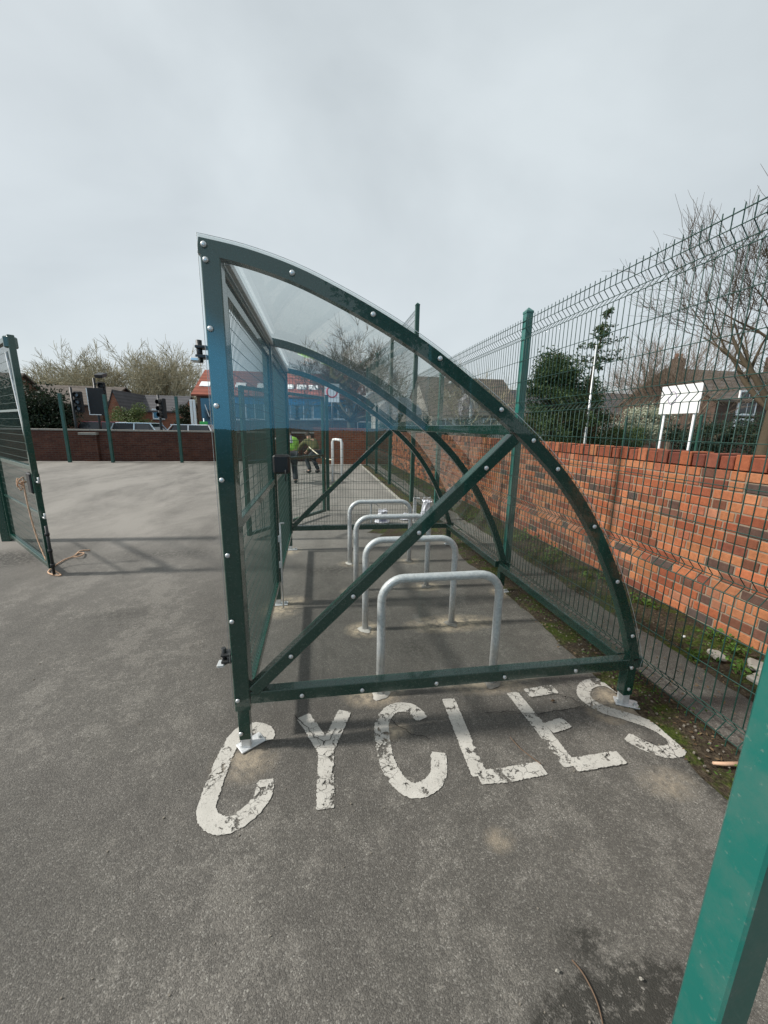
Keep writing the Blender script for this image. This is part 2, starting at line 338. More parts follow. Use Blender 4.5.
M = dict(
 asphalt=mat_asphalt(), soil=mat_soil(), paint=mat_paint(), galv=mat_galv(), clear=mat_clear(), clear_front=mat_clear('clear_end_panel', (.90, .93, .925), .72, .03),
 frame=mat_green('dark_green_powder_coat', (.0042, .048, .034), .17, .5, .045), post=mat_green('green_fence_post_coat', (.008, .128, .105), .30, .3, .4), wire=mat_green('green_coated_wire', (.006, .045, .034), .4, .1, .06),
 postdull=mat_green('weathered_green_coat', (.008, .060, .042), .45, .1, .2),
 bolt=plain('zinc_bolt', (.62, .64, .64), .35, .5, .1, 30), black=plain('black_plastic', (.012, .012, .013), .4, 0, .2, 20), dkmetal=plain('dark_metal', (.03, .032, .033), .45, .3),
 brick=vcol('orange_brick', .88, .42, 30, .6), mortar=plain('lime_mortar', (.27, .215, .16), .95, 0, .3, 18, .4),
 darkbrick=mat_brick_tex('dark_brick', (.060, .022, .016), (.10, .038, .024), (.085, .07, .06)),
 housebrown=mat_brick_tex('sooty_brown_brick', (.10, .062, .045), (.075, .045, .032), (.12, .1, .085)), orangebrick=mat_brick_tex('far_orange_brick', (.30, .105, .052), (.22, .065, .034), (.24, .2, .16)), brownbrick=mat_brick_tex('brown_brick', (.17, .088, .055), (.11, .056, .038), (.2, .17, .14)),
 stone=plain('coping_stone', (.23, .215, .19), .9, 0, .25, 9, .3), concrete=plain('grey_concrete', (.45, .43, .39), .9, 0, .2, 9, .3), white=plain('white_paint', (.78, .78, .77), .45, 0, .04, 9), whitebag=plain('white_plastic_bag', (.72, .72, .78), .4, 0, .08, 9), lilac=plain('lilac_print_plastic', (.45, .45, .68), .4, 0, .2, 25),
 roofgrey=mat_roof('grey_brown_roof', (.12, .10, .085)), roofslate=mat_roof('slate_roof', (.085, .083, .088)), roofred=mat_roof('red_tile_roof', (.27, .085, .055)),
 bark=mat_bark('bare_bark', (.11, .09, .065)), barkpale=mat_bark('pale_olive_bark', (.44, .39, .27)), barkhaze=mat_bark('grey_brown_twigs', (.26, .19, .15)), barkbrown=mat_bark('brown_bark', (.10, .068, .05)),
 conifer=mat_leaf('conifer_needles', (.012, .028, .010), (.075, .12, .04)), hedge=mat_leaf('hedge_leaves', (.006, .012, .006), (.022, .038, .016)), shrubg=mat_leaf('spring_leaves', (.05, .08, .03), (.14, .18, .06)), blossom=mat_leaf('white_blossom', (.16, .20, .09), (.62, .63, .52)), weed=mat_leaf('weed_leaves', (.03, .075, .012), (.12, .22, .04)), dry=mat_leaf('dead_leaves', (.05, .03, .018), (.26, .18, .10)),
 ivy=mat_leaf('dark_shrub_leaves', (.012, .022, .012), (.04, .06, .03)),
 glass=plain('dark_window_glass', (.03, .035, .04), .08, 0, .1, 2, 0), blue=plain('blue_fascia', (.05, .22, .42), .5, 0, .08, 2), carwhite=plain('white_car_paint', (.75, .76, .77), .2, 0, .02, 2, 0, .5, .8), carsilver=plain('pale_blue_car_paint', (.42, .52, .58), .25, .3, .05, 2, 0, .5, .8), cardark=plain('red_car_paint', (.22, .03, .03), .25, .1, .05, 2, 0, .5, .8), rubber=plain('tyre_rubber', (.02, .02, .02), .8),
 hivis=plain('hi_vis_green', (.30, .62, .07), .7, 0, .12, 8), greypanel=plain('grey_reflective_cloth', (.28, .30, .32), .6, 0, .1, 8), khaki=plain('khaki_jacket', (.10, .10, .035), .85, 0, .25, 10), navy=plain('dark_work_cloth', (.018, .022, .03), .85, 0, .2, 10), jeans=plain('blue_denim', (.06, .10, .19), .85, 0, .2, 12), skin=plain('skin', (.50, .29, .20), .55, 0, .08, 12), hair=plain('dark_hair', (.035, .022, .014), .8, 0, .3, 30),
 rope=plain('orange_rope', (.55, .36, .24), .9, 0, .2, 60, .3), cream=plain('cream_rope', (.72, .66, .5), .9, 0, .15, 60, .3), signgreen=plain('green_sign', (.05, .42, .08), .5), signred=plain('red_sign_paint', (.55, .02, .02), .5), purple=plain('faint_purple_print', (.30, .23, .37), .6), timber=plain('pale_fence_boards', (.52, .48, .42), .85, 0, .2, 6, .2), brownwood=plain('brown_fence_boards', (.10, .055, .04), .85, 0, .2, 6, .2),
 grit=plain('grit', (.19, .17, .14), .95, 0, .4, 60), blackmatt=plain('black_matt', (.014, .014, .015), .75, 0, .2, 20), crack=plain('crack_dirt', (.018, .016, .014), .95), kerb=plain('pale_kerb', (.30, .285, .25), .9, 0, .3, 14, .3), peach=plain('peeled_wood', (.62, .40, .27), .8, 0, .15, 30), twig=plain('dry_twig', (.13, .085, .055), .9), render=plain('pale_render', (.50, .47, .42), .9, 0, .12, 3), lampg=plain('lamp_column_paint', (.55, .58, .58), .5), tarmac_road=plain('road_asphalt', (.06, .06, .058), .85, 0, .2, 3, .3))

# ------------------------------------------------------------------ ground
def sheet(name, x0, x1, y0, y1, z, mat, nx=1, ny=1, fz=None, kind='structure'):
    m = MB()
    for j in range(ny+1):
        for i in range(nx+1):
            x = x0+(x1-x0)*i/nx; y = y0+(y1-y0)*j/ny
            m.v.append(Vector((x, y, z+(fz(x, y, i/nx, j/ny) if fz else 0))))
    for j in range(ny):
        for i in range(nx):
            a = j*(nx+1)+i; m.face([a, a+1, a+nx+2, a+nx+1], fz is not None)
    return tag(m.build(name, mat), kind=kind)
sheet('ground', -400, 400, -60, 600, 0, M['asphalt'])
sheet('road', -60, 60, 17.2, 30, .004, M['tarmac_road'])
def wob(seed):
    rr = random.Random(seed); a = [(rr.uniform(.5, 9), rr.uniform(0, 6), rr.uniform(-1, 1)) for _ in range(9)]
    return lambda y: sum(w*math.sin(f*y+p)/(1+f*.7) for f, p, w in a)
w1, w2, w3 = wob(1), wob(2), wob(3)
rs = random.Random(5)
def soil_strip(name, xl, xr, y0, y1, hmax):
    m = MB(); ny = int((y1-y0)/.05); nx = 14
    for j in range(ny+1):
        y = y0+(y1-y0)*j/ny; a = xl(y); b = xr(y)
        for i in range(nx+1):
            t = i/nx; x = a+(b-a)*t
            z = .003+hmax*math.sin(math.pi*t)**.8*(.55+.45*math.sin(y*5+x*9))*rs.uniform(.5, 1)
            m.v.append(Vector((x, y, z if 0 < i < nx else .002)))
    for j in range(ny):
        for i in range(nx):
            a = j*(nx+1)+i; m.face([a, a+1, a+nx+2, a+nx+1], True)
    return tag(m.build(name, M['soil']), kind='structure')
soil_strip('soil_verge', lambda y: 2.11+.035*w1(y)+.02*w3(y*6), lambda y: 2.44+.05*w2(y), -2.6, 14.3, .022)
soil_strip('soil_bank', lambda y: 2.84+.07*w2(y+3)+.02*w1(y*5), lambda y: 3.455, -2.6, 14.3, .07)
m = MB(); n_ = 40; cxs, cys = 1.75, 3.75
m.v.append(Vector((cxs, cys, .02)))
for k in range(n_):
    a = 2*math.pi*k/n_; q = 1+.16*math.sin(3*a+1)+.12*math.sin(7*a)+.07*math.sin(13*a); m.v.append(Vector((cxs+.62*q*math.cos(a), cys+.38*q*math.sin(a), .003)))
for k in range(n_): m.face([0, 1+k, 1+(k+1) % n_], True)
tag(m.build('soil_patch', M['soil']), kind='structure')
m = MB(); y = 4.4
while y < 14:
    m.box((2.10, y+.45, .012), (.06, .88, .03), None, .006); y += .9
tag(m.build('kerb_edging', M['kerb']), kind='structure')

# cracks in the asphalt
def ribbon(P, w, z, name=None, mat=None, mb=None):
    P = [Vector((p[0], p[1], 0)) for p in P]; A = []; B = []
    for i, p in enumerate(P):
        d = P[min(i+1, len(P)-1)]-P[max(i-1, 0)]; d.normalize(); n = Vector((-d.y, d.x, 0))
        ww = w if not hasattr(w, '__call__') else w(i/(len(P)-1)); wb = w if not hasattr(w, '__call__') else w(i/(len(P)-1))
        A.append(p+n*ww/2+Vector((0, 0, z))); B.append(p-n*wb/2+Vector((0, 0, z)))
    mb.strip(A, B)
rc = random.Random(11)
def crack(pix):
    P = [at(u, v, 2, 0) for u, v in pix]; Q = []
    for i in range(len(P)-1):
        for k in range(7):
            p = P[i].lerp(P[i+1], k/7); Q.append(p+Vector((rc.gauss(0, .006), rc.gauss(0, .006), 0)))
    Q.append(P[-1]); m = MB(); ribbon(Q, lambda t: .0045*rc.uniform(.4, 1.2), .0095, mb=m)
    tag(m.build('asphalt_crack', M['crack']), kind='structure')
crack([(486, 714), (510, 713), (537, 716), (556, 712), (580, 708), (600, 700)])
crack([(548, 694), (562, 697), (580, 703)])
crack([(640, 740), (655, 746), (668, 760)])
crack([(296, 716), (312, 735), (325, 745), (336, 730)])
crack([(390, 722), (412, 735), (430, 740)])

# ------------------------------------------------------------------ painted word
def Z7(x, y): return at(190+x/2.954, 560+y/2.954, 2, 0)
def Z8(x, y): return at(380+x/2.4, 640+y/2.4, 2, 0)
letters = [
 ('white painted letter C at the left end of the word, round the galvanised foot', [([Z7(*p) for p in ((228, 535), (222, 506), (180, 497), (138, 520), (100, 590), (66, 680), (48, 745), (72, 780), (120, 783), (178, 745), (214, 700), (225, 650))], 1)]),
 ('white painted letter Y, badly cracked, second in the word', [([Z7(*p) for p in ((334, 462), (368, 512), (402, 566))], 0), ([Z7(*p) for p in ((458, 448), (430, 506), (402, 568), (400, 650), (400, 738))], 0)]),
 ('white painted letter C between the Y and the L', [([Z7(*p) for p in ((686, 472), (652, 440), (602, 440), (568, 480), (573, 560), (595, 625), (640, 676), (690, 678), (732, 640), (734, 570))], 1)]),
 ('white painted letter L between the second C and the E', [([Z8(*p) for p in ((164, 142), (203, 240), (240, 328))], 0), ([Z8(*p) for p in ((236, 331), (300, 326), (392, 309))], 0)]),
 ('white painted letter E beside the right end letter, cracked across', [([Z8(*p) for p in ((317, 127), (388, 215), (458, 305))], 0), ([Z8(*p) for p in ((352, 129), (420, 119))], 0), ([Z8(*p) for p in ((404, 214), (448, 199))], 0), ([Z8(*p) for p in ((462, 303), (520, 293), (580, 284))], 0)]),
 ('white painted letter S at the right end of the word, by the white foot', [([Z8(*p) for p in ((582, 128), (540, 104), (498, 108), (490, 136), (530, 165), (590, 184), (650, 205), (700, 236), (712, 262), (682, 270), (636, 256), (592, 232))], 1)])]
for lab, strokes in letters:
    m = MB()
    for si, (P, smooth) in enumerate(strokes):
        Q = catmull(P, 6) if smooth else P
        Q2 = []
        for i in range(len(Q)-1):
            kk = max(1, round((Q[i+1]-Q[i]).length/.007))
            for k in range(kk): Q2.append(Q[i].lerp(Q[i+1], k/kk))
        Q2.append(Q[-1])
        ribbon(Q2, lambda t: .073*min(1.06, rc.gauss(1, .045))*(.86 if t < .012 or t > .988 else 1), .004+si*.0012, mb=m)
    tag(m.build('painted_letter', M['paint']), lab, 'letter', 'letters of the word painted on the asphalt')

# ------------------------------------------------------------------ cycle shelter
W, S, H = 2.15, 1.535, 2.162
ARC = [(0, 2.162), (.157, 2.139), (.33, 2.094), (.50, 2.028), (.68, 1.945), (.86, 1.848), (1.04, 1.730), (1.23, 1.594), (1.416, 1.442), (1.59, 1.270), (1.754, 1.058), (1.909, .798), (2.03, .538), (2.115, .30)]
arc = [(p.x, p.y) for p in catmull([(x, z, 0) for x, z in ARC], 4)]
def arc_pt(t):
    i = min(int(t*(len(arc)-1)), len(arc)-2); f = t*(len(arc)-1)-i
    return (arc[i][0]*(1-f)+arc[i+1][0]*f, arc[i][1]*(1-f)+arc[i+1][1]*f)
def arc_nrm(i):
    a = arc[max(i-1, 0)]; b = arc[min(i+1, len(arc)-1)]; dx, dz = b[0]-a[0], b[1]-a[1]; L = math.hypot(dx, dz)
    return (dz/L, -dx/L)   # inward
shelter = thing('cycle_shelter', 'green framed quarter round cycle shelter with clear panels and mesh gates', 'shelter', (0, 0, 0))
def arch(y, dep=.045):
    m = MB(); n = len(arc); b = 0; wd = .052
    for i, (x, z) in enumerate(arc):
        nx, nz = arc_nrm(i)
        ring = [(x, y, z), (x+nx*wd, y, z+nz*wd), (x+nx*wd, y+dep, z+nz*wd), (x, y+dep, z)]
        m.v += [Vector(p) for p in ring]
    for i in range(n-1):
        for k in range(4): m.face([i*4+k, i*4+(k+1) % 4, (i+1)*4+(k+1) % 4, (i+1)*4+k], k in (0, 2) and False)
    m.face([0, 1, 2, 3]); m.face([(n-1)*4+k for k in (3, 2, 1, 0)])
    return m.build('arch', M['frame'], shelter)
def foot(x, y, rz=0, mat='galv'):
    m = MB(); rot = Matrix.Rotation(rz, 3, 'Z')
    m.box((x, y, .09), (.045, .045, .17), None, .003)
    m.box((x+.02*math.cos(rz), y+.02*math.sin(rz), .007), (.12, .07, .008), rot, .002)
    o = m.build('base_plate', M[mat], shelter)
    for s_ in (-1, 1):
        b = MB(); c = Vector((x+.02*math.cos(rz), y+.02*math.sin(rz), 0))+rot @ Vector((.044*s_, 0, 0)); b.tube([c+Vector((0, 0, .011)), c+Vector((0, 0, .026))], .009, 6); b.build('bolt', M['bolt'], o)
for k in range(3):
    y = k*S
    arch(y)
    m = MB()
    m.box((.036, y+.0325, (H-.035+.22)/2), (.068, .066, H-.035-.22), None, .004); m.box((.034, y+.036, .15), (.052, .05, .19), None, .003)
    m.build('post', M['frame'], shelter)
    m = MB(); m.bar((2.107, y+.031, .305), (2.114, y+.031, .245), .06, .062, (0, 1, 0), .002); m.box((2.085, y+.034, .17), (.056, .054, .20), None, .003); m.build('leg', M['frame'], shelter)
    foot(.036, y+.034, .6 if k == 0 else 0); foot(2.085, y+.034, -.5 if k == 0 else 0)
def rail(a, b, w=.05, h=.062, name='rail', up=(0, 0, 1)):
    m = MB(); m.bar(a, b, w, h, up, .003); return m.build(name, M['frame'], shelter)
# front and rear bottom rails, diagonals
for y in (0, 2*S):
    rail((.071, y+.031, .283), (2.082, y+.031, .268), .056, .060, 'bottom_rail')
    m = MB(); m.bar((.085, y+.030, .315), (1.275, y+.030, 1.478), .052, .060, (0, 1, 0), .003); m.build('diagonal_brace', M['frame'], shelter)
# purlins and beams along y
for (x, z, sx, sz, nm) in ((1.30, 1.512, .05, .05, 'purlin'), (2.06, .268, .055, .06, 'sill_rail'), (.036, 2.10, .055, .05, 'top_beam')):
    for k in range(2):
        m = MB(); m.box((x, k*S+.066+(S-.066)/2, z), (sx, S-.07, sz), None, .003); m.build(nm, M['frame'], shelter)
m = MB(); m.box((.078, S+.03, 2.118), (.02, 2*S-.1, .03), None, .002); m.build('glazing_bar', M['galv'], shelter)
# clear sheets
def curved_sheet():
    m = MB(); n = len(arc)
    A0 = []; A1 = []; B0 = []; B1 = []
    for i, (x, z) in enumerate(arc):
        nx, nz = arc_nrm(i)
        A0.append((x-nx*.004, -.012, z-nz*.004)); A1.append((x-nx*.004, 2*S+.075, z-nz*.004))
    m.strip(A0, A1, True)
    return m.build('roof_sheet', M['clear'], shelter)
curved_sheet()
def end_panel(y, mat, th):
    loop = [(0, y, .25)]
    pts = []
    for i, (x, z) in enumerate(arc):
        nx, nz = arc_nrm(i); pts.append((x-nx*.010, y, z-nz*.010))
    loop = [(-.003, y, .252)]+[(-.003, y, H+.010)]+pts+[(2.118, y, .243)]
    m = MB(); b = len(m.v)
    for p in loop: m.v.append(Vector(p))
    m.face(list(range(len(loop)))); o = m.build('end_panel', M[mat], shelter)
    e = MB()
    e.tube([Vector(p)+Vector((0, 0, 0)) for p in loop], .0011, 4); e.build('panel_edge', M['lampg'], o)
    return o
end_panel(-.006, 'clear_front', .004)
# bolts on the front frame
BO = [(.018, 2.137), (.021, 2.088), (.02, 1.86), (.021, 1.585), (.02, 1.298), (.021, .981), (.018, .679), (.018, .285), (.018, .096), (.321, 2.068), (.625, 1.945), (.904, 1.795), (1.19, 1.598), (1.355, 1.468), (1.49, 1.34), (1.72, 1.06), (1.895, .765), (2.038, .448), (2.066, .255), (2.085, .11), (.262, .488), (.546, .765), (.842, 1.055), (1.14, 1.345), (.305, .279), (.589, .277), (.96, .275), (1.323, .273), (1.727, .27)]
for x, z in BO:
    m = MB(); m.dome((x, -.0065 if z > .2 else .007, z), (0, -1, 0), .0105, .007); m.tube([(x, -.006 if z > .2 else .008, z), (x, .02, z)], .005, 6); m.build('bolt', M['bolt'], shelter)
# gate leaves on the open side
def leaf(y0, y1, first):
    g = MB(); xx = .044
    zb, zt, zm = .20, 2.055, 1.085
    g.box((xx, y0+.022, (zb+zt)/2), (.036, .042, zt-zb), None, .003); g.box((xx, y1-.022, (zb+zt)/2), (.036, .042, zt-zb), None, .003)
    for z, h in ((zb+.022, .044), (zm, .044), (zt-.022, .044)):
        g.box((xx, (y0+y1)/2, z), (.034, y1-y0-.088, h), None, .003)
    o = g.build('gate_leaf', M['frame'], shelter)
    w = MB(); y = y0+.05
    while y < y1-.045: w.tube([(xx, y, zb+.04), (xx, y, zt-.04)], .0018, 3, False); y += .03
    z = zb+.07
    while z < zt-.05: w.tube([(xx+.004, y0+.04, z), (xx+.004, y1-.04, z)], .0018, 3, False); z += .0608
    w.build('mesh_infill', M['wire'], o)
    w = MB(); w.box((xx, y0+.058, 1.08), (.006, .03, 1.7), None, .001); w.build('cover_strip', M['frame'], o)
    for z in ((.475, 1.765) if first else (.475, 1.765)):
        yy = .03 if first else 2*S+.03
        hh = MB(); hh.box((-.022, yy, z), (.044, .05, .012), None, .002); hh.box((-.022, yy, z+.034), (.044, .05, .01), None, .002); hh.tube([(-.034, yy, z-.02), (-.034, yy, z+.06)], .011, 8); hh.build('hinge', M['dkmetal'], o)
        hh = MB(); hh.box((-.046, yy-.01, z-.012), (.032, .045, .016), None, .004); hh.build('hinge_plate', M['bolt'], o)
    return o
L1 = leaf(.085, S-.022, True); L2 = leaf(S+.022, 2*S-.02, False)
m = MB(); m.tube([(.085, S-.06, .012), (.085, S-.06, .75)], .007, 8); m.tube([(.085, S-.06, .75), (.12, S-.06, .75)], .007, 8); m.box((.078, S-.06, .40), (.02, .03, .05)); m.box((.078, S-.06, .62), (.02, .03, .05)); m.build('drop_bolt', M['galv'], L1)
la, lb_ = at(272, 455, 1, 1.40), at(290, 474, 1, 1.40); m = MB(); m.box(((la.x+lb_.x)/2, 1.45, (la.z+lb_.z)/2), (lb_.x-la.x, .10, la.z-lb_.z), None, .015); m.build('lock_box', M['black'], L2)
m = MB(); m.tube([(lb_.x-.03, 1.42, lb_.z+.03), (lb_.x-.03, 1.36, lb_.z+.03), (lb_.x-.03, 1.36, lb_.z-.05)], .005, 6); m.build('handle', M['dkmetal'], L2)
# welded mesh in the rear frame
w = MB(); x = .09
def arc_z(x):
    for i in range(len(arc)-1):
        if arc[i][0] <= x <= arc[i+1][0]:
            f = (x-arc[i][0])/(arc[i+1][0]-arc[i][0]); return arc[i][1]*(1-f)+arc[i+1][1]*f
    return .3
yy = 2*S+.064
while x < 2.08:
    w.tube([(x, yy, .29), (x, yy, arc_z(x)-.05)], .0019, 3, False); x += .0335
z = .35
while z < 2.1:
    xm = .08
    while xm < 2.1 and arc_z(xm+.05) > z+.05: xm += .02
    w.tube([(.06, yy+.004, z), (xm, yy+.004, z)], .0019, 3, False); z += .1
w.build('mesh_infill', M['wire'], shelter)

# ------------------------------------------------------------------ Sheffield stands
def stand(y, lab):
    t = thing('cycle_stand', lab, 'cycle stand', (1.075, y, 0), 'galvanised hoop stands inside the shelter')
    xl, xr, h, r, br = .73, 1.418, .735, .0243, .125
    P = [(xl, y, .004), (xl, y, .35), (xl, y, h-br-r)]
    for k in range(1, 9):
        a = math.pi/2*k/8; P.append((xl+br-br*math.cos(a), y, h-r-br+br*math.sin(a)))
    P.append(((xl+xr)/2, y, h-r))
    for k in range(0, 9):
        a = math.pi/2*k/8; P.append((xr-br+br*math.sin(a), y, h-r-br+br*math.cos(a)))
    P += [(xr, y, .35), (xr, y, .004)]
    m = MB(); m.tube(P, r, 14); m.build('hoop', M['galv'], t)
    for x in (xl, xr):
        m = MB()
        # uneven collar of fresh grout
        n = 18; c0 = len(m.v); m.v.append(Vector((x, y, .016)))
        for ring, (rr, z) in enumerate(((.032, .016), (.052, .004))):
            for k in range(n):
                a = 2*math.pi*k/n; q = rr*(1+(.16*math.sin(3*a+x*9+y*5)+.1*math.sin(5*a+y) if ring else 0)); m.v.append(Vector((x+q*math.cos(a), y+q*math.sin(a), z)))
        for k in range(n):
            k2 = (k+1) % n; m.face([c0, c0+1+k, c0+1+k2]); m.face([c0+1+k, c0+1+n+k, c0+1+n+k2, c0+1+k2], True)
        m.build('grout_collar', M['stone'] if x > 1 else M['concrete'], t)
for i, lab in enumerate(('galvanised steel hoop stand nearest the painted letters', 'galvanised hoop stand just behind the nearest one', 'galvanised hoop stand just in front of the rearmost one', 'galvanised steel hoop stand rearmost in the shelter, by the white bags')):
    stand(.306+.739*i, lab)

# ------------------------------------------------------------------ mesh fences
XF = 2.30
FOLD = .045
def vprofile(h, folds):
    pts = []
    for zc in folds: pts += [(zc-.05, 0), (zc, FOLD), (zc+.05, 0)]
    return [(.045, 0)]+pts+[(h, 0)]
def mesh_panel_bm(y0, y1, h, folds, x, rv=.0027, n=4):
    m = MB(); prof = vprofile(h, folds); k = int((y1-y0)/.05); st = (y1-y0)/k
    for i in range(k+1):
        y = y0+i*st; m.tube([(x+dx, y, z) for z, dx in prof], rv, n, False)
    zs = []
    for zc in folds: zs += [(zc-.05, 0), (zc, FOLD), (zc+.05, 0)]
    seq = [.05]+[z for z, d in zs]+[h-.03]
    for z, dx in zs: m.tube([(x+dx-.005, y0, z), (x+dx-.005, y1, z)], rv, n, False)
    for a, b in zip(seq[:-1], seq[1:]):
        g = b-a
        if g > .3:
            q = round(g/.2)
            for j in range(1, q): m.tube([(x-.005, y0, a+g*j/q), (x-.005, y1, a+g*j/q)], rv, n, False)
    m.tube([(x-.005, y0, h-.03), (x-.005, y1, h-.03)], rv*1.2, n, False)
    return m
F1 = [.14, .82, 1.72, 2.38]
fence = thing('mesh_fence', 'green welded mesh fence running beside the shelter, lower section before the brick wall', 'fence', (XF, 0, 0))
def fpost(parent, x, y, h, mat, s=.06):
    m = MB(); m.box((x, y, h/2-.02), (s, s, h-.04), None, .004)
    b = len(m.v); q = s/2+.002; z = h-.04
    for dx, dy in ((-q, -q), (q, -q), (q, q), (-q, q)): m.v.append(Vector((x+dx, y+dy, z)))
    for dx, dy in ((-q, -q), (q, -q), (q, q), (-q, q)): m.v.append(Vector((x+dx, y+dy, z+.018)))
    m.v.append(Vector((x, y, z+.055)))
    for k in range(4): m.face([b+k, b+(k+1) % 4, b+4+(k+1) % 4, b+4+k]); m.face([b+4+k, b+4+(k+1) % 4, b+8])
    o = m.build('post', mat, parent)
    c = MB(); zz = .25
    while zz < h-.1: c.box((x-s/2-.004, y, zz), (.006, s+.03, .03), None, .001); zz += .53
    return o
YP = [-3.16, -.63, 1.90, 4.43, 5.98]
for y in YP[:-1]: fpost(fence, XF+.035, y+(.06 if y > 1 else 0), 2.60, M['post'], .068)
for a, b in zip(YP[:-1], YP[1:]): mesh_panel_bm(a+.02, b-.02, 2.52, F1, XF).build('mesh_panel', M['wire'], fence)
tall = thing('mesh_fence', 'taller green mesh fence continuing beyond the shelter', 'fence', (XF, 6, 0))
YT = [6.05, 8.6, 11.1, 13.7]
for i, y in enumerate(YT):
    fpost(tall, XF-.01, y, 3.80, M['postdull'], .075)
for a, b in zip(YT[:-1], YT[1:]): mesh_panel_bm(a+.02, b-.02, 3.74, [.14, .82, 1.72, 2.62, 3.6], XF-.01, .0027, 3).build('mesh_panel', M['wire'], tall)
# near post by the camera
NPX = 1.226
np_ = thing('fence_post', 'large bright green square steel post at the right edge of the picture', 'post', (1.235, -1.164, 0))
m = MB(); m.box((NPX, -1.164, 1.40), (.080, .080, 2.78), None, .005); m.build('shaft', M['post'], np_)
m = MB(); m.box((NPX, -1.164, 2.80), (.084, .084, .02), None, .004); m.build('cap', M['black'], np_)
m = MB(); m.box((NPX, -1.164, .006), (.16, .16, .010), None, .002); m.build('base_plate', M['galv'], np_)

# ------------------------------------------------------------------ brick boundary wall at the right
wall = thing('brick_wall', 'long low wall of orange and dark bricks behind the mesh fence', 'wall', (3.46, 0, 0))
rb = random.Random(3)
BR = [(.46, .185, .085), (.44, .175, .08), (.40, .125, .058), (.50, .205, .10), (.30, .090, .046), (.42, .15, .075), (.44, .19, .11), (.36, .125, .07), (.24, .08, .05), (.47, .17, .08), (.42, .14, .065)]
DK = [(.13, .075, .058), (.16, .075, .052), (.10, .072, .062), (.20, .082, .05), (.25, .09, .05), (.28, .10, .055)]
m = MB(); ph = .0775
for row in range(16):
    y = -2.6+rb.uniform(-.12, 0); z = .004+row*ph+ph/2
    while y < 14.3:
        hd = rb.random() < (.75 if row % 4 == 3 else .38); L = (.1035 if hd else .215)
        c = rb.choice(DK) if rb.random() < (.34 if 9 < row < 13 or row < 3 else .22) else rb.choice(BR)
        k = rb.uniform(.74, 1.02); m.cur = (c[0]*k, c[1]*k, c[2]*k)
        if y < 9: m.box((3.46+.02+rb.uniform(-.003, .003), y+L/2, z), (.05, L, .066), Matrix.Rotation(rb.gauss(0, .007), 3, 'X'), .004)
        else: m.box((3.46+.02+rb.uniform(-.003, .003), y+L/2, z), (.05, L, .066))
        y += L+.011
m.build('brickwork', M['brick'], wall)
m = MB(); m.box((3.46+.109, 5.85, .62), (.214, 16.9, 1.236), None, 0); m.build('mortar_core', M['mortar'], wall)
m = MB(); y = -2.6; i = 0
while y < 14.3:
    c = rb.choice(BR) if i % 2 else rb.choice([(.24, .07, .04), (.20, .06, .04), (.30, .09, .05)]); k = rb.uniform(.75, 1.0); m.cur = (c[0]*k, c[1]*k, c[2]*k)
    hh = .112 if i % 2 else .098
    m.box((3.46+.105+(0 if i % 2 else .006), y+.05, 1.247+hh/2), (.226, .102, hh), Matrix.Rotation(rb.gauss(0, .008), 3, 'X'), .005); y += .113; i += 1
m.build('coping', M['brick'], wall)

# weeds, litter and leaves along the wall foot
def leaf_card(m, c, size, rnd, up=None):
    d = Vector((rnd.gauss(0, 1), rnd.gauss(0, 1), rnd.gauss(0, 1)+(.0 if up is None else up))); d.normalize(); a = d.orthogonal().normalized(); a.rotate(Matrix.Rotation(rnd.uniform(0, 6.28), 3, d)); b = d.cross(a)
    m.cur = (rnd.random(), 1, 1.0001); c = Vector(c); q = size*rnd.uniform(.6, 1.3)
    m.quad(c-a*q*.5, c-b*q*.25, c+a*q*.5, c+b*q*.25)
def weed(x, y, r, h, n, lab, mat='weed', sz=.035):
    t = random.Random(int(x*97+y*31)); o = thing('weed', lab, 'plant', (x, y, 0), 'weeds on the soil beside the brick wall')
    m = MB(); s_ = MB()
    for k in range(max(5, n//14)):
        a = t.uniform(0, 6.28); q = r*math.sqrt(t.random()); tip = Vector((x+q*math.cos(a)*1.2, y+q*math.sin(a)*1.2, h*t.uniform(.5, 1)+.02)); base = Vector((x+q*.4*math.cos(a), y+q*.4*math.sin(a), .0))
        s_.tube([base, base.lerp(tip, .5)+Vector((0, 0, .01)), tip], .0015, 3, False)
        for j in range(14):
            f = t.uniform(.25, 1); p = base.lerp(tip, f); leaf_card(m, p+Vector((t.gauss(0, .02), t.gauss(0, .02), t.gauss(0, .012))), sz, t, 1.2)
    m.build('foliage', M[mat], o); s_.build('stem', M['twig'], o)
wl = [(3.19, 1.05, .12, .11, 120, 'low green weed by the wall foot just past the front arch'), (3.25, .42, .13, .09, 130, 'bright green weed near the wall, right of the front arch'), (3.0, .10, .10, .08, 110, 'small yellow green weed on the path edge'), (2.95, .35, .1, .07, 90, 'low weed between the fence and the wall foot'), (3.3, -.05, .14, .1, 120, 'weed patch at the wall foot near the right post'), (3.0, 2.3, .22, .20, 260, 'leafy green weed clump seen through the clear side sheet'), (3.2, 3.1, .2, .16, 200, 'weed clump behind the middle arch'), (2.95, 4.3, .22, .14, 200, 'weed clump by the wall beyond the middle arch'), (3.1, 6.4, .3, .3, 260, 'tall weed clump past the rear of the shelter'), (2.85, 8.2, .35, .25, 240, 'grassy weed clump along the tall fence'), (3.25, 1.7, .16, .12, 150, 'dark green weed at the foot of the wall, mid way')]
for w_ in wl: weed(*w_)
rl = random.Random(9); m = MB()
for k in range(2600):
    y = rl.uniform(-1.2, 5) if rl.random() < .8 else rl.uniform(5, 13)
    x = rl.choice((2.27+.14*rl.gauss(0, .8), 3.1+.25*rl.gauss(0, .8), 2.65+.3*rl.gauss(0, .7)))
    if x > 3.43 or x < 2.04: continue
    leaf_card(m, (x, y, .02+(.05 if x > 2.95 else 0)*rl.random()), .022, rl, 3)
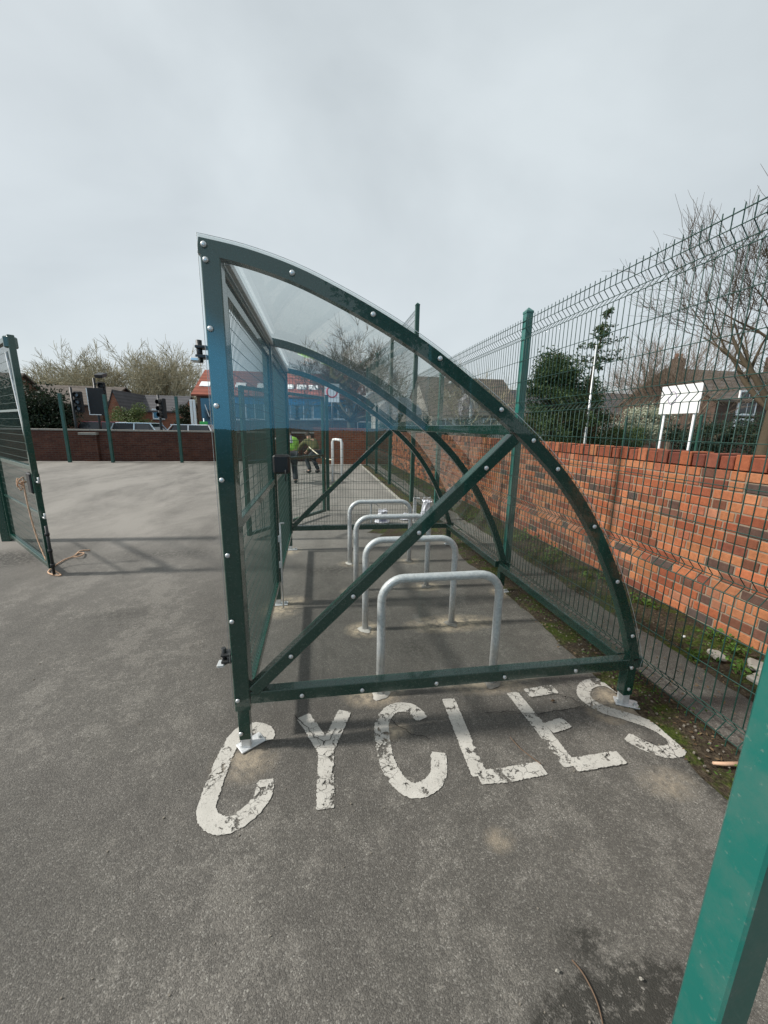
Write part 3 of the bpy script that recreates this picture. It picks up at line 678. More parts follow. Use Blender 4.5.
tag(m.build('leaf_litter', M['dry']), 'dead brown leaves scattered over the soil strips', 'leaf litter', kind='stuff')
m = MB()
for k in range(1000):
    y = rl.uniform(-1.2, 6); x = rl.choice((2.28+.15*rl.gauss(0, .8), 3.1+.25*rl.gauss(0, .9))); 
    if x > 3.43 or x < 2.08: continue
    m.cur = (rl.random(), 1, 1.0001); q = rl.uniform(.003, .011); m.box((x, y, .02), (q, q*rl.uniform(.5, 1), q*.7), Matrix.Rotation(rl.uniform(0, 3), 3, 'Z'), 0)
for k in range(1000):
    x = rl.uniform(-2.2, 2.1); y = rl.uniform(-1.1, 2.6); q = abs(rl.gauss(0, .0022))+.0012
    m.box((x, y, q*.4), (q, q*rl.uniform(.6, 1), q*.8), Matrix.Rotation(rl.uniform(0, 3), 3, 'Z'), 0)
tag(m.build('gravel', M['grit']), 'loose grit and small stones on the soil and asphalt', 'gravel', kind='stuff')
m = MB()
for k in range(5200):
    y = rl.uniform(-1.2, 6); x = rl.choice((2.26+.10*rl.gauss(0, .8), 3.15+.2*rl.gauss(0, .8)))
    if math.sin(y*6.3)+math.sin(y*2.1+1)+rl.gauss(0, .5) < .1 or x > 3.44 or x < 2.06: continue
    leaf_card(m, (x, y, .018+rl.random()*.03), .018, rl, 1.2)
tag(m.build('moss', M['weed']), 'low green moss tufts in the soil strips along the fence', 'moss', kind='stuff')
# slab rubble by the wall
p = Vector((3.05, .02, 0)); m = MB()
for dx, dy, a, q in ((0, 0, .2, .16), (.12, .13, .7, .13), (-.02, .28, 1.2, .10), (.1, -.16, .4, .12)):
    m.box((p.x+dx, p.y+dy, .05), (q, q*.8, .035), Matrix.Rotation(a, 3, 'Z') @ Matrix.Rotation(.1, 3, 'X'), .01)
tag(m.build('stone_rubble', M['kerb']), 'flat broken stones half buried in the moss by the wall', 'rubble')
def litter(name, u, v, lab, cat, size, mat, z=.01):
    p = at(u, v, 2, z); t = random.Random(int(u)); m = MB(); n = 9; b = 0
    for j in range(3):
        for k in range(n):
            a = 2*math.pi*k/n; q = size*(1-.35*j)*t.uniform(.6, 1.1); m.v.append(p+Vector((q*math.cos(a), q*.6*math.sin(a), j*size*.25*t.uniform(.7, 1.3)+.002)))
    for j in range(2):
        for k in range(n): m.face([j*n+k, j*n+(k+1) % n, (j+1)*n+(k+1) % n, (j+1)*n+k])
    m.face([2*n+k for k in range(n)]); return tag(m.build(name, M[mat]), lab, cat)
litter('litter', 684, 637, 'small white scrap of paper on the mossy soil near the wall', 'litter', .02, 'white', .05)
litter('stone_chip', 641, 979, 'small pale stone chip by the dark patch at bottom right', 'stone chip', .008, 'kerb')
litter('stone_chip', 557, 971, 'pale stone chip left of the thin twig at the bottom', 'stone chip', .008, 'kerb')
litter('leaf', 553, 701, 'dark dead leaf lying just above the letter E', 'leaf', .014, 'dry')
m = MB(); P = [at(u, v, 2, .006) for u, v in ((572, 960), (582, 972), (592, 990), (599, 1008), (604, 1030))]; m.tube(catmull(P, 4), .0022, 6)
tag(m.build('twig', M['twig']), 'thin brown twig lying on the asphalt at the bottom', 'twig')
m = MB(); P = [at(u, v, 2, .012) for u, v in ((510, 737), (520, 748), (530, 756), (541, 764))]; m.tube(catmull(P, 4), .0022, 6)
tag(m.build('twig', M['twig']), 'thin curved twig lying between the letters L and E', 'twig')
m = MB(); P = [at(u, v, 2, .03) for u, v in ((713, 763), (724, 764), (742, 764))]; m.tube(P, [.006, .009, .011], 7)
tag(m.build('stick', M['peach']), 'short pale peeled stick poking out beside the near green post', 'stick')

# bags of rubbish beyond the shelter
def bag(x, y, s, h, lab, mat='whitebag', print_=None):
    o = thing('plastic_bag', lab, 'bag', (x, y, 0)); t = random.Random(int(x*100)); m = MB(); n = 12
    prof = [(.75, 0), (1, .12), (.9, .4), (.62, .75), (.5, .92), (.62, 1.0)]
    for j, (q, z) in enumerate(prof):
        for k in range(n):
            a = 2*math.pi*k/n; r = s*q*(1+t.uniform(-.18, .18)); m.v.append(Vector((x+r*math.cos(a), y+r*.7*math.sin(a), .004+z*h*(1+t.uniform(-.06, .06)))))
    for j in range(len(prof)-1):
        for k in range(n): m.face([j*n+k, j*n+(k+1) % n, (j+1)*n+(k+1) % n, (j+1)*n+k])
    m.face(list(range(n))[::-1]); m.face([(len(prof)-1)*n+k for k in range(n)]); m.build('bag_body', M[mat], o)
    for sx in (-1, 1): m = MB(); m.tube([(x+sx*s*.5, y, h*.95), (x+sx*s*.42, y, h*1.2), (x+sx*s*.15, y, h*1.15), (x+sx*s*.2, y, h*.95)], .006, 5); m.build('bag_handle', M[mat], o)
    if print_:
        m = MB(); m.box((x, y-s*.75, h*.4), (s*.8, .004, h*.3), Matrix.Rotation(.18, 3, 'X')); m.build('printed_panel', M[print_], o)
bag(1.40, 4.35, .13, .2, 'white bag with lilac print between the rear stands', 'whitebag', 'lilac')
bag(1.86, 4.55, .12, .10, 'flattened white bag right of the lilac printed one')
bag(2.12, 4.3, .12, .36, 'upright white carrier bag against the green mesh fence post')
b = thing('bracket_post', 'short grey steel post with hook brackets behind the rear stand', 'post', (1.28, 4.4, 0))
m = MB(); m.box((1.22, 4.4, .17), (.03, .03, .34), None, .003); m.build('shaft', M['galv'], b)
for z in (.09, .31):
    m = MB(); m.tube([(1.24, 4.4, z+.02), (1.30, 4.4, z), (1.35, 4.4, z-.04)], .009, 6); m.build('hook', M['galv'], b)
b = thing('bracket_post', 'short grey steel bracket standing between the white bags', 'post', (1.95, 4.42, 0))
m = MB(); m.box((1.95, 4.42, .2), (.05, .04, .4), None, .003); m.box((1.98, 4.42, .39), (.1, .04, .02), None, .003); m.build('shaft', M['galv'], b)

# ------------------------------------------------------------------ gates
def gate(p0, p1, h, lab, zb=.07, mid=1.05, rope=False, extra=True, tube_w=.05):
    p0, p1 = Vector((*p0, 0)), Vector((*p1, 0)); g = thing('metal_gate', lab, 'gate', tuple(p0)); d = (p1-p0); L = d.length; d.normalize()
    def pt(s_, z): return p0+d*s_+Vector((0, 0, z))
    for s_ in (tube_w/2, L-tube_w/2):
        m = MB(); m.bar(pt(s_, zb), pt(s_, h), tube_w, tube_w, tuple(d), .004); m.build('stile', M['frame'], g)
    for z in (zb+.025, mid, h-.025):
        m = MB(); m.bar(pt(tube_w, z), pt(L-tube_w, z), .045, .045, (0, 0, 1), .003); m.build('rail', M['frame'], g)
    w = MB(); s_ = tube_w+.02
    while s_ < L-tube_w: w.tube([pt(s_, zb+.05), pt(s_, h-.05)], .0022, 3, False); s_ += .0254*1.6
    z = zb+.1
    while z < h-.05: w.tube([pt(tube_w, z), pt(L-tube_w, z)], .0022, 3, False); z += .0762
    w.build('mesh_infill', M['wire'], g)
    return g, pt, L
g, pt, L = gate((-3.50, 3.86), (-2.28, 2.56), 2.27, 'open green mesh gate at the left edge with rope tied on it', .07, 1.08)
for z in (1.62, .62):
    m = MB(); m.bar(pt(.05, z), pt(L-.05, z), .02, .025, (0, 0, 1), .002); m.build('cross_bar', M['frame'], g)
m = MB(); m.bar(pt(L-.03, 1.0), pt(L-.28, 2.15), .022, .03, (0, 0, 1), .002); m.build('lit_edge_bar', M['galv'], g)  # pale galvanised colour stands in for the light along this edge
m = MB(); q = pt(L-.12, .93); dd = (pt(1, 0)-pt(0, 0)); m.bar(q-dd*.07, q+dd*.07, .08, .20, (0, 0, 1), .01); lb = m.build('lock_box', M['black'], g)
m = MB(); q = pt(L+.03, .95); m.tube([q-dd*.04, q+dd*.05, q+dd*.05+Vector((0, 0, .05))], .009, 6); m.build('latch', M['galv'], g); m = MB(); q = pt(L+.03, .60); m.tube([q-dd*.04, q+dd*.05, q+dd*.05+Vector((0, 0, .05))], .009, 6); m.build('latch', M['galv'], g)
m = MB(); q = pt(L+.045, 0); m.tube([q+Vector((0, 0, .015)), q+Vector((0, 0, .52))], .013, 7)
for z in (.1, .25, .42): m.tube([q+Vector((0, 0, z)), q+Vector((0, 0, z+.03))], .02, 7)
m.build('drop_bolt', M['dkmetal'], g)
for z in (.3, 2.0):
    m = MB(); q = pt(-.03, z); m.bar(q-dd*.05, q+dd*.06, .03, .05, (0, 0, 1), .003); m.build('hinge', M['dkmetal'], g)
m = MB(); q = pt(L-.05, 2.21); m.box(q, (.08, .08, .10), None, .01); m.build('top_bracket', M['frame'], g)
gp = thing('gate_post', 'dark green square gate post at the left edge of the picture', 'post', (-3.6, 3.93, 0))
m = MB(); m.box((-3.60, 3.93, 1.2), (.10, .10, 2.4), None, .005); m.build('shaft', M['frame'], gp)
m = MB(); m.box((-3.60, 3.93, 2.405), (.106, .106, .012), None, .003); m.build('cap', M['black'], gp)
# rope on the gate
q = pt(L-.62, .86)+Vector((.03, -.03, 0)); P = [q, q+Vector((.03, -.05, -.06)), q+Vector((.07, -.09, -.35)), q+Vector((.15, -.16, -.62)), q+Vector((.32, -.33, -.80)), Vector((q.x+.50, q.y-.48, .012)), at(48, 572, 2, .012), at(62, 561, 2, .012), at(74, 556, 2, .012), at(80, 551, 2, .012), at(90, 550, 2, .012)]
m = MB(); m.tube(catmull(P, 5), .0075, 7)
for k in range(5):
    a = k*1.2; m.tube(catmull([q+Vector((0, 0, .02)), q+Vector((.05*math.cos(a), -.02, .04+.05*math.sin(a))), q+Vector((.03*math.cos(a+1), -.05, .05*math.sin(a+1))), q+Vector((0, -.02, 0))], 4), .006, 6)
m.tube(catmull([at(74, 557, 2, .02), at(80, 556, 2, .03), at(84, 553, 2, .015), at(77, 553, 2, .015)], 4), .008, 6)
tag(m.build('rope', M['rope']), 'orange rope knotted to the left gate, its end on the asphalt', 'rope')
# a second open gate beyond the shelter and the crossing mesh
g2, pt2, L2_ = gate((-.55, 3.59), (.50, 5.06), 2.0, 'open green mesh gate standing just behind the shelter', .06, 1.04)
gp = thing('gate_post', 'green post of the far gate, left of the white hoop', 'post', (.50, 5.42, 0))
m = MB(); m.box((.56, 5.42, 1.02), (.06, .06, 2.04), None, .004); m.build('shaft', M['postdull'], gp); m = MB(); m.box((.56, 5.42, 2.046), (.066, .066, .012), None, .003); m.build('cap', M['black'], gp)

# white hoop and its rope
h_ = at(336, 478, 1, 9.2); hx = at(336, 470, 1, 9.2).x
b = tag(MB().build('x', M['white'])) if False else None
m = MB(); x0, x1 = hx-.09, hx+.15; m.tube([(x0, 9.2, .004), (x0, 9.2, 1.10), (x0+.03, 9.2, 1.17), (x0+.08, 9.05, 1.18), (x1-.03, 8.9, 1.17), (x1, 8.9, 1.10), (x1, 8.9, .004)], .038, 10)
tag(m.build('hoop_barrier', M['white']), 'tall narrow white hoop standing on the yard beyond the rear stands', 'barrier')

# ------------------------------------------------------------------ people (skinned figures)
def skin_obj(name, V, Eg, rad, mat, parent, sub=2):
    o0 = Vector(parent['_o']); me = bpy.data.meshes.new(name); me.from_pydata([tuple(Vector(v)-o0) for v in V], Eg, []); o = bpy.data.objects.new(name, me); col.objects.link(o); o.parent = parent; o['_o'] = tuple(o0)
    md = o.modifiers.new('skin', 'SKIN'); md.use_smooth_shade = True
    sv = me.skin_vertices[0].data
    for i, r in enumerate(rad):
        sv[i].radius = (r, r) if not hasattr(r, '__len__') else r; sv[i].use_root = (i == 0)
    s_ = o.modifiers.new('sub', 'SUBSURF'); s_.levels = sub; s_.render_levels = sub; me.materials.append(mat); return o
def person(x, y, face, lab, bend, crouch, jacket, trousers, hat=None, vest=None):
    """bent-over worker; face = heading angle, bend = torso lean from upright, crouch lowers the hips"""
    o = thing('person', lab, 'person', (x, y, 0)); fw = Vector((math.cos(face), math.sin(face), 0)); sd = Vector((-fw.y, fw.x, 0)); up = Vector((0, 0, 1)); B = Vector((x, y, 0))
    def P(f, s_, z): return B+fw*f+sd*s_+up*z
    hz = .90-crouch; pel = P(-.12-crouch*.35, 0, hz); T = fw*math.sin(bend)+up*math.cos(bend)
    waist = pel+T*.18; chest = pel+T*.40; neck = pel+T*.55; head = neck+(T*.6+up*.25+fw*.2).normalized()*.12; top = head+(T+up*.4).normalized()*.13
    V = [pel, waist, chest, neck, head, top]; E = [(0, 1), (1, 2), (2, 3), (3, 4), (4, 5)]; Rr = [.12, .12, .14, .058, .085, .07]
    J = {}
    for s_ in (-1, 1):
        hip = pel+sd*.10*s_-up*.04; knee = P(.10+crouch*.55, .13*s_, .48-crouch*.15); ank = P(-.05+(0.06 if s_ > 0 else -.05), .13*s_, .09); toe = P(.15+(0.06 if s_ > 0 else -.05), .14*s_, .04)
        i = len(V); V += [hip, knee, ank, toe]; E += [(0, i), (i, i+1), (i+1, i+2), (i+2, i+3)]; Rr += [.095, .062, .045, .035]
        sh = chest+T*.08+sd*.19*s_; el = sh+(fw*.28-up*.20+sd*.05*s_); wr = el+(fw*.20-up*.16-sd*.06*s_); hn = wr+(fw*.06-up*.05)
        i = len(V); V += [sh, el, wr, hn]; E += [(2, i), (i, i+1), (i+1, i+2), (i+2, i+3)]; Rr += [.06, .043, .03, .036]
        J[s_] = (hip, knee, ank, toe, sh, el, wr, hn)
    skin_obj('body', V, E, Rr, M['skin'], o)
    V = [pel+T*.02, waist, chest, chest+T*.10]; E = [(0, 1), (1, 2), (2, 3)]; Rr = [.165, .16, .175, .10]
    for s_ in (-1, 1):
        _, _, _, _, sh, el, wr, hn = J[s_]; i = len(V); V += [sh, el, wr]; E += [(2, i), (i, i+1), (i+1, i+2)]; Rr += [.088, .066, .052]
    skin_obj('jacket', V, E, Rr, M[jacket], o)
    V = [pel]; E = []; Rr = [.15]
    for s_ in (-1, 1):
        hip, knee, ank = J[s_][:3]; i = len(V); V += [hip, knee, ank]; E += [(0, i), (i, i+1), (i+1, i+2)]; Rr += [.115, .083, .066]
    skin_obj('trousers', V, E, Rr, M[trousers], o)
    for s_ in (-1, 1):
        ank, toe = J[s_][2], J[s_][3]; skin_obj('boot', [ank+up*.02, ank-up*.03, toe], [(0, 1), (1, 2)], [.055, .058, .045], M['black'], o)
        wr, hn = J[s_][6], J[s_][7]
        for k in range(4):
            r0 = hn+sd*(k-1.5)*.018; skin_obj('finger', [r0, r0+fw*.03-up*.03, r0+fw*.025-up*.065], [(0, 1), (1, 2)], [.0095, .0085, .007], M['skin'], o, 1)
        r0 = hn-sd*.03*s_; skin_obj('thumb', [r0, r0-sd*.03*s_+fw*.02-up*.01, r0-sd*.035*s_+fw*.035-up*.03], [(0, 1), (1, 2)], [.011, .01, .008], M['skin'], o, 1)
    fd = (fw*.8-up*.5).normalized()
    m = MB(); m.dome(head+T*.03, (head-neck+up*.2).normalized(), .102, .13, 12); m.build('hair' if hat is None else 'hat', M['hair'] if hat is None else M[hat], o)
    m = MB(); m.dome(head+fd*.075, fd, .018, .035, 6); m.build('nose', M['skin'], o)
    if vest:
        m = MB(); c = chest-T*.04; bk = (up*math.sin(bend)-fw*math.cos(bend)).normalized(); m.bar(c-T*.13+bk*.168, c+T*.13+bk*.168, .16, .012, tuple(bk), .004); m.build('back_panel', M[vest], o)
    return o, J
pA, JA = person(at(289, 440, 1, 9.0).x, 9.0, 1.75, 'person bending forward in a bright green hi-vis jacket beyond the rear of the shelter', .70, .10, 'hivis', 'navy', None, 'greypanel')
pB, JB = person(at(313, 440, 1, 11.4).x, 11.4, math.pi*.7, 'person bending in a khaki jacket and dark trousers, beside the hi-vis worker', .75, .2, 'khaki', 'navy')
m = MB(); a = at(309, 447, 1, 11.2); b = Vector((x0, 9.16, .62)); m.tube(catmull([a, a.lerp(b, .3)-Vector((0, 0, .06)), a.lerp(b, .65)-Vector((0, 0, .09)), b], 6), .016, 7)
tag(m.build('rope', M['cream']), 'cream rope stretched from the khaki worker to the white hoop', 'rope')

# ------------------------------------------------------------------ far wall, posts
fw_ = thing('boundary_wall', 'low dark red brick wall with pale coping across the far yard', 'wall', (-8, 15.9, 0))
m = MB(); m.box((-11.5, 15.98, .60), (23.4, .24, 1.19), None, 0); m.build('brickwork', M['darkbrick'], fw_)
m = MB(); x = -23
while x < .2: m.box((x+.45, 15.98, 1.232), (.89, .31, .065), None, .008); x += .9
m.build('coping', M['stone'], fw_)
p = at(90, 440, 1, 15.8); m = MB(); m.box((p.x, 15.80, .52), (.56, .14, 1.04), None, .005); m.build('buttress', M['darkbrick'], fw_)
m = MB(); m.box((p.x, 15.77, 1.09), (.64, .26, .10), None, .01); m.build('buttress_cap', M['stone'], fw_)
for u, lab in ((70, 'green fence post before the far wall, left of the three'), (113, 'green fence post before the far wall, between the other two'), (182, 'green fence post before the far wall, nearest the shelter')):
    p = at(u, 461, 1, 15.2); t = thing('fence_post', lab, 'post', (p.x, 15.2, 0), 'posts standing before the far wall'); m = MB()
    m.box((p.x, 15.2, 1.28), (.10, .10, 2.56), None, .005); m.build('shaft', M['postdull'], t)
    m = MB(); m.box((p.x, 15.2, 2.57), (.11, .11, .02), None, .004); m.build('cap', M['postdull'], t)
ow = thing('boundary_wall', 'orange brick end wall seen through the shelter behind the hoop', 'wall', (1.6, 14.6, 0))
m = MB(); m.box((1.85, 14.72, .71), (3.2, .22, 1.42), None, 0); m.build('brickwork', M['orangebrick'], ow); m = MB(); m.box((1.85, 14.72, 1.445), (3.26, .28, .05), None, .006); m.build('coping', M['orangebrick'], ow)

# ------------------------------------------------------------------ traffic lights
def signal(u, y, ztop, lab, back=False, backing=False, rz=0.0, tilt=0):
    p = at(u, 425, 1, y); t = thing('traffic_light', lab, 'traffic light', (p.x, y, 0), 'traffic lights behind the far wall')
    m = MB(); m.tube([(p.x, y, 0), (p.x, y, ztop+.15)], .057, 10); m.build('pole', M['dkmetal'], t)
    r3 = Matrix.Rotation(rz, 3, 'Z'); c = Vector((p.x, y, ztop-.5))+r3 @ Vector((.28, -.05, 0)); m = MB(); m.box(c, (.30, .22, .95), r3, .03); hd = m.build('signal_head', M['blackmatt'], t)
    for k in range(3):
        q = c+Vector((0, 0, .30-.30*k)); d = r3 @ Vector((0, -1, 0)); m = MB(); m.tube([q+d*.11, q+d*.30], .11, 12, False); m.build('visor', M['black'], hd)
        m = MB(); m.dome(q+d*.112, d, .095, .02, 12); m.build('lens', M['greypanel'] if back else M['dkmetal'], hd)
    for z in (.4, -.4): m = MB(); m.bar((p.x, y, ztop-.5+z), c+Vector((0, 0, z)), .03, .03); m.build('bracket', M['dkmetal'], t)
    if backing:
        cb = c+r3 @ Vector((.62, .2, .05)); m = MB(); m.box(cb, (.70, .03, 1.25), r3, .01); bb = m.build('backing_board', M['blackmatt'], t)
        m = MB()
        for sx in (-1,): m.box(cb+r3 @ Vector((.33*sx, -.02, 0)), (.035, .012, 1.2), r3)
        m.box(cb+r3 @ Vector((-.1, -.02, -.6)), (.5, .012, .035), r3); m.build('white_border', M['white'], bb)
    return t
signal(76, 19, 2.95, 'traffic light with a black backing board at the left behind the far wall', True, True, .1)
signal(100, 19.6, 3.45, 'tall traffic light with a small camera on top, beside the backing board', False, False, .3)
signal(161, 19.4, 2.75, 'traffic light on a leaning black pole right of the other two', False, False, -.5)
p = at(104, 392, 1, 19.6); cm = thing('traffic_camera', 'small black camera on top of the tall signal pole', 'camera', (p.x-.1, 19.6, 3.55))
m = MB(); m.box((p.x, 19.5, 3.72), (.34, .5, .16), Matrix.Rotation(.3, 3, 'X'), .02); m.build('housing', M['black'], cm); m = MB(); m.tube([(p.x-.15, 19.6, 3.60), (p.x, 19.6, 3.68)], .03, 6); m.build('bracket', M['dkmetal'], cm)

# ------------------------------------------------------------------ cars
def car(x, y, face, paint, lab, L=4.1, Wd=1.72, Hh=1.45):
    t = thing('parked_car', lab, 'car', (x, y, 0), 'cars on the road behind the far wall'); rot = Matrix.Rotation(face, 3, 'Z'); o = Vector((x, y, 0))
    def W_(px, py, pz): return o+rot @ Vector((px, py, pz))
    prof = [(-L/2, .35), (-L/2, .78), (-L/2+.15, .92), (-L/2+.55, .96), (L/2-1.15, .94), (L/2-.25, .80), (L/2, .62), (L/2, .35)]
    m = MB()
    secs = [(-Wd/2, .94), (-Wd/2+.06, 1), (Wd/2-.06, 1), (Wd/2, .94)]
    for py, s_ in secs:
        for px, pz in prof: m.v.append(W_(px*s_, py, pz if s_ == 1 else .35+(pz-.35)*.93))
    n = len(prof)
    for k in range(3):
        for i in range(n): m.face([k*n+i, k*n+(i+1) % n, (k+1)*n+(i+1) % n, (k+1)*n+i], False)
    m.face(list(range(n))[::-1]); m.face([3*n+i for i in range(n)]); m.build('body', M[paint], t)
    cab = [(-L/2+.25, .95), (-L/2+.7, Hh-.04), (-.1, Hh), (.35, Hh-.04), (L/2-1.1, .94)]
    m = MB()
    for py, s_, dz in ((-Wd/2+.06, 1, 0), (-Wd/2+.22, .95, 1), (Wd/2-.22, .95, 1), (Wd/2-.06, 1, 0)):
        for px, pz in cab: m.v.append(W_(px*s_, py if pz > 1 or dz == 0 else py, pz if dz else .95))
    n = 5
    for k in range(3):
        for i in range(n-1): m.face([k*n+i, k*n+i+1, (k+1)*n+i+1, (k+1)*n+i], False)
    m.build('windows', M['glass'], t)
    m = MB(); rp = [W_(px, py, Hh+.006-(.03 if abs(px-(-.2)) > .8 else 0)) for px in (-1.3, -.75, -.1, .5) for py in (-.62, .62)]
    for i in range(3): m.quad(rp[2*i], rp[2*i+1], rp[2*i+3], rp[2*i+2])
    m2 = MB(); m2.box(W_(-.38, 0, Hh-.01), (1.75, 1.30, .05), rot, .02); m2.build('roof', M[paint], t)
    for sx in (-1, 1):
        for px in (-1.32, -.35, .42):
            pb = MB(); pb.bar(W_(px, sx*(Wd/2-.20), Hh-.03), W_(px+(.42 if px > 0 else -.25 if px < -1 else 0), sx*(Wd/2-.07), .95), .06, .04); pb.build('pillar', M[paint], t)
        for px in (-L/2+.8, L/2-.8):
            w = MB(); w.tube([W_(px, sx*(Wd/2-.2), .31), W_(px, sx*(Wd/2+.01), .31)], .31, 16); wh = w.build('wheel', M['rubber'], t)
            w = MB(); w.tube([W_(px, sx*(Wd/2), .31), W_(px, sx*(Wd/2+.02), .31)], .19, 12); w.build('rim', M['galv'], wh)
    for sx in (-1, 1):
        w = MB(); w.box(W_(L/2-.03, sx*.62, .68), (.08, .3, .12), rot, .02); w.build('headlight', M['white'], t)
        w = MB(); w.box(W_(-L/2+.02, sx*.66, .78), (.06, .2, .14), rot, .02); w.build('tail_light', M['signred'], t)
for u, y, f, pn, lab, hh in ((114, 22.5, .1, 'cardark', 'dark red car with pale roof line behind the far wall', 1.58), (148, 21, -.05, 'carsilver', 'pale blue silver car behind the far wall, between two signals', 1.55), (186, 20, 3.1, 'carwhite', 'white car behind the far wall nearest the shelter', 1.50)):
    p = at(u, 428, 1, y); car(p.x, y, f, pn, lab, Hh=hh)

# ------------------------------------------------------------------ buildings
def house(name, lab, x0, x1, y0, y1, ze, zr, wall_m, roof_m, ridge='x', windows=(), chim=(), over=.3, cat='house'):
    t = thing(name, lab, cat, ((x0+x1)/2, y0, 0)); m = MB()
    b = [(x0, y0), (x1, y0), (x1, y1), (x0, y1)]
    for z in (0, ze):
        for x, y in b: m.v.append(Vector((x, y, z)))
    for k in range(4): m.face([k, (k+1) % 4, 4+(k+1) % 4, 4+k])
    i = len(m.v)
    if ridge == 'x':
        ym = (y0+y1)/2; m.v += [Vector((x0, ym, zr-.05)), Vector((x1, ym, zr-.05))]; m.face([4, 7, i]); m.face([5, i+1, 6])
    else:
        xm = (x0+x1)/2; m.v += [Vector((xm, y0, zr-.05)), Vector((xm, y1, zr-.05))]; m.face([4, i, 5]); m.face([6, i+1, 7])
    m.build('wall', wall_m, t)
    r = MB(); th = .12
    if ridge == 'x':
        ym = (y0+y1)/2; k = (zr-ze)/(ym-y0)
        for sg in (-1, 1):
            ye = ym+sg*(ym-y0+over); zz = ze-k*over
            A = [(x0-over, ye, zz), (x1+over, ye, zz), (x1+over, ym, zr), (x0-over, ym, zr)]
            r.poly_extrude(A, (0, 0, th))
    else:
        xm = (x0+x1)/2; k = (zr-ze)/(xm-x0)
        for sg in (-1, 1):
            xe = xm+sg*(xm-x0+over); zz = ze-k*over
            r.poly_extrude([(xe, y0-over, zz), (xe, y1+over, zz), (xm, y1+over, zr), (xm, y0-over, zr)], (0, 0, th))
    rf = r.build('roof', roof_m, t)
    for (wx, wz, ww, wh) in windows:
        w = MB(); w.box((wx, y0-.03, wz), (ww+.16, .10, wh+.16), None, .01); fo = w.build('window', M['white'], t)
        w = MB(); n = 2 if ww > .8 else 1
        for q in range(n): w.box((wx-ww/2+(q+.5)*ww/n, y0-.085, wz), (ww/n-.07, .02, wh-.08))
        w.build('pane', M['glass'], fo); w = MB(); w.box((wx, y0-.08, wz-wh/2-.12), (ww+.3, .16, .06), None, .01); w.build('sill', M['stone'], fo)
    for (cx_, cy_, cz_) in chim:
        c = MB(); c.box((cx_, cy_, cz_-.6), (.7, .6, 1.9), None, .01); co = c.build('chimney', wall_m, rf)
        c = MB()
        for q in (-.18, .18): c.tube([(cx_+q, cy_, cz_+.35), (cx_+q, cy_, cz_+.7)], .11, 8)
        c.build('chimney_pot', M['orangebrick'], co)
    return t, rf
def X(u, y): return at(u, 425, 1, y).x
def Zv(v, y, u=300): return at(u, v, 1, y).z
# left row
house('house', 'long grey brown roofed building at the far left beyond the hedge', X(-60, 38), X(104, 38), 38, 47, Zv(404, 38, 60), Zv(386, 42, 60), M['brownbrick'], M['roofgrey'], 'x')
house('house', 'steep dark roofed house rising behind the left gate', X(-70, 30), X(-12, 30), 30, 38, Zv(406, 30, 20), Zv(374, 34, 0), M['brownbrick'], M['roofgrey'], 'x')
house('house', 'house with an orange brick gable right of the signals', X(110, 36), X(124, 36), 36, 46, Zv(410, 36, 117), Zv(391, 36, 117), M['orangebrick'], M['roofslate'], 'y', over=.12)
house('house', 'low slate roofed house with orange brick wall, left of the red roof', X(127, 39), X(180, 39), 39, 46, Zv(411, 39, 150), Zv(396, 42, 150), M['orangebrick'], M['roofslate'], 'x', [(X(160, 39), Zv(417, 39), .9, .8)], over=.25)
# long red roofed building seen left of and through the shelter
y0 = 30; t, rf = house('building', 'long red roofed building with blue fascia and white columns behind the shelter', X(199, y0), X(352, y0), y0, y0+8, Zv(394, y0, 200), Zv(371, y0+4, 200), M['brownbrick'], M['roofred'], 'x', [(X(u, y0), Zv(411, y0, u), 1.3, 1.2) for u in (232, 256, 291, 304, 322, 338)], over=.3, cat='building')
k = (Zv(371, y0+4, 200)-Zv(394, y0, 200))/4.0
for u in (204, 240, 262, 289, 302, 314, 330, 344):
    w = MB(); yy_ = y0+1.3; zz = Zv(394, y0, 200)+k*1.3+.14; w.box((X(u, y0), yy_, zz+.02), (.75, .85, .06), Matrix.Rotation(math.atan(k), 3, 'X'), .01); w.build('skylight', M['white'], rf)
w = MB(); z1_ = Zv(395, y0, 280); w.box(((X(226, y0)+X(352, y0))/2, y0-.12, z1_-.42), (X(352, y0)-X(226, y0), .14, .62), None, .01); w.build('fascia', M['blue'], t)
for u in (194.5, 197.5):
    w = MB(); xx = X(u, y0); w.box((xx, y0-.35, 1.65), (.17, .17, 3.3), None, .01); w.build('column', M['white'], t)
w = MB(); w.box((X(209, y0), y0-.04, 2.0), (.9, .08, 2.9), None, .01); dr = w.build('glazed_door', M['glass'], t)
w = MB(); w.bar((X(207, y0), y0-.12, 3.0), (X(210.5, y0), y0-.12, 2.1), .05, .05); w.build('brace', M['white'], t)
gs = thing('sign', 'small bright green sign by the columns of the red roofed building', 'sign', (X(204, 24), 24, 0)); xx = X(204, 24)
w = MB(); w.box((xx, 24, Zv(425.5, 24, 204)), (.46, .05, .46), None, .01); w.build('sign_board', M['signgreen'], gs); w = MB(); w.tube([(xx, 24.06, 0), (xx, 24.06, 1.9)], .035, 7); w.build('pole', M['galv'], gs)
bb = thing('building', 'blue clad unit with flat roof right of the red roofed building', 'building', (X(375, 34), 34, 0)); xa, xb = X(350, 34), X(392, 34)
w = MB(); w.box(((xa+xb)/2, 37, Zv(396, 34, 370)/2), (xb-xa, 6, Zv(396, 34, 370)), None, .01); w.build('wall', M['brownbrick'], bb)
w = MB(); zt = Zv(396, 34, 370); w.box(((xa+xb)/2, 33.9, zt-.55), (xb-xa+.1, .15, 1.1), None, .01); w.build('cladding', M['blue'], bb)
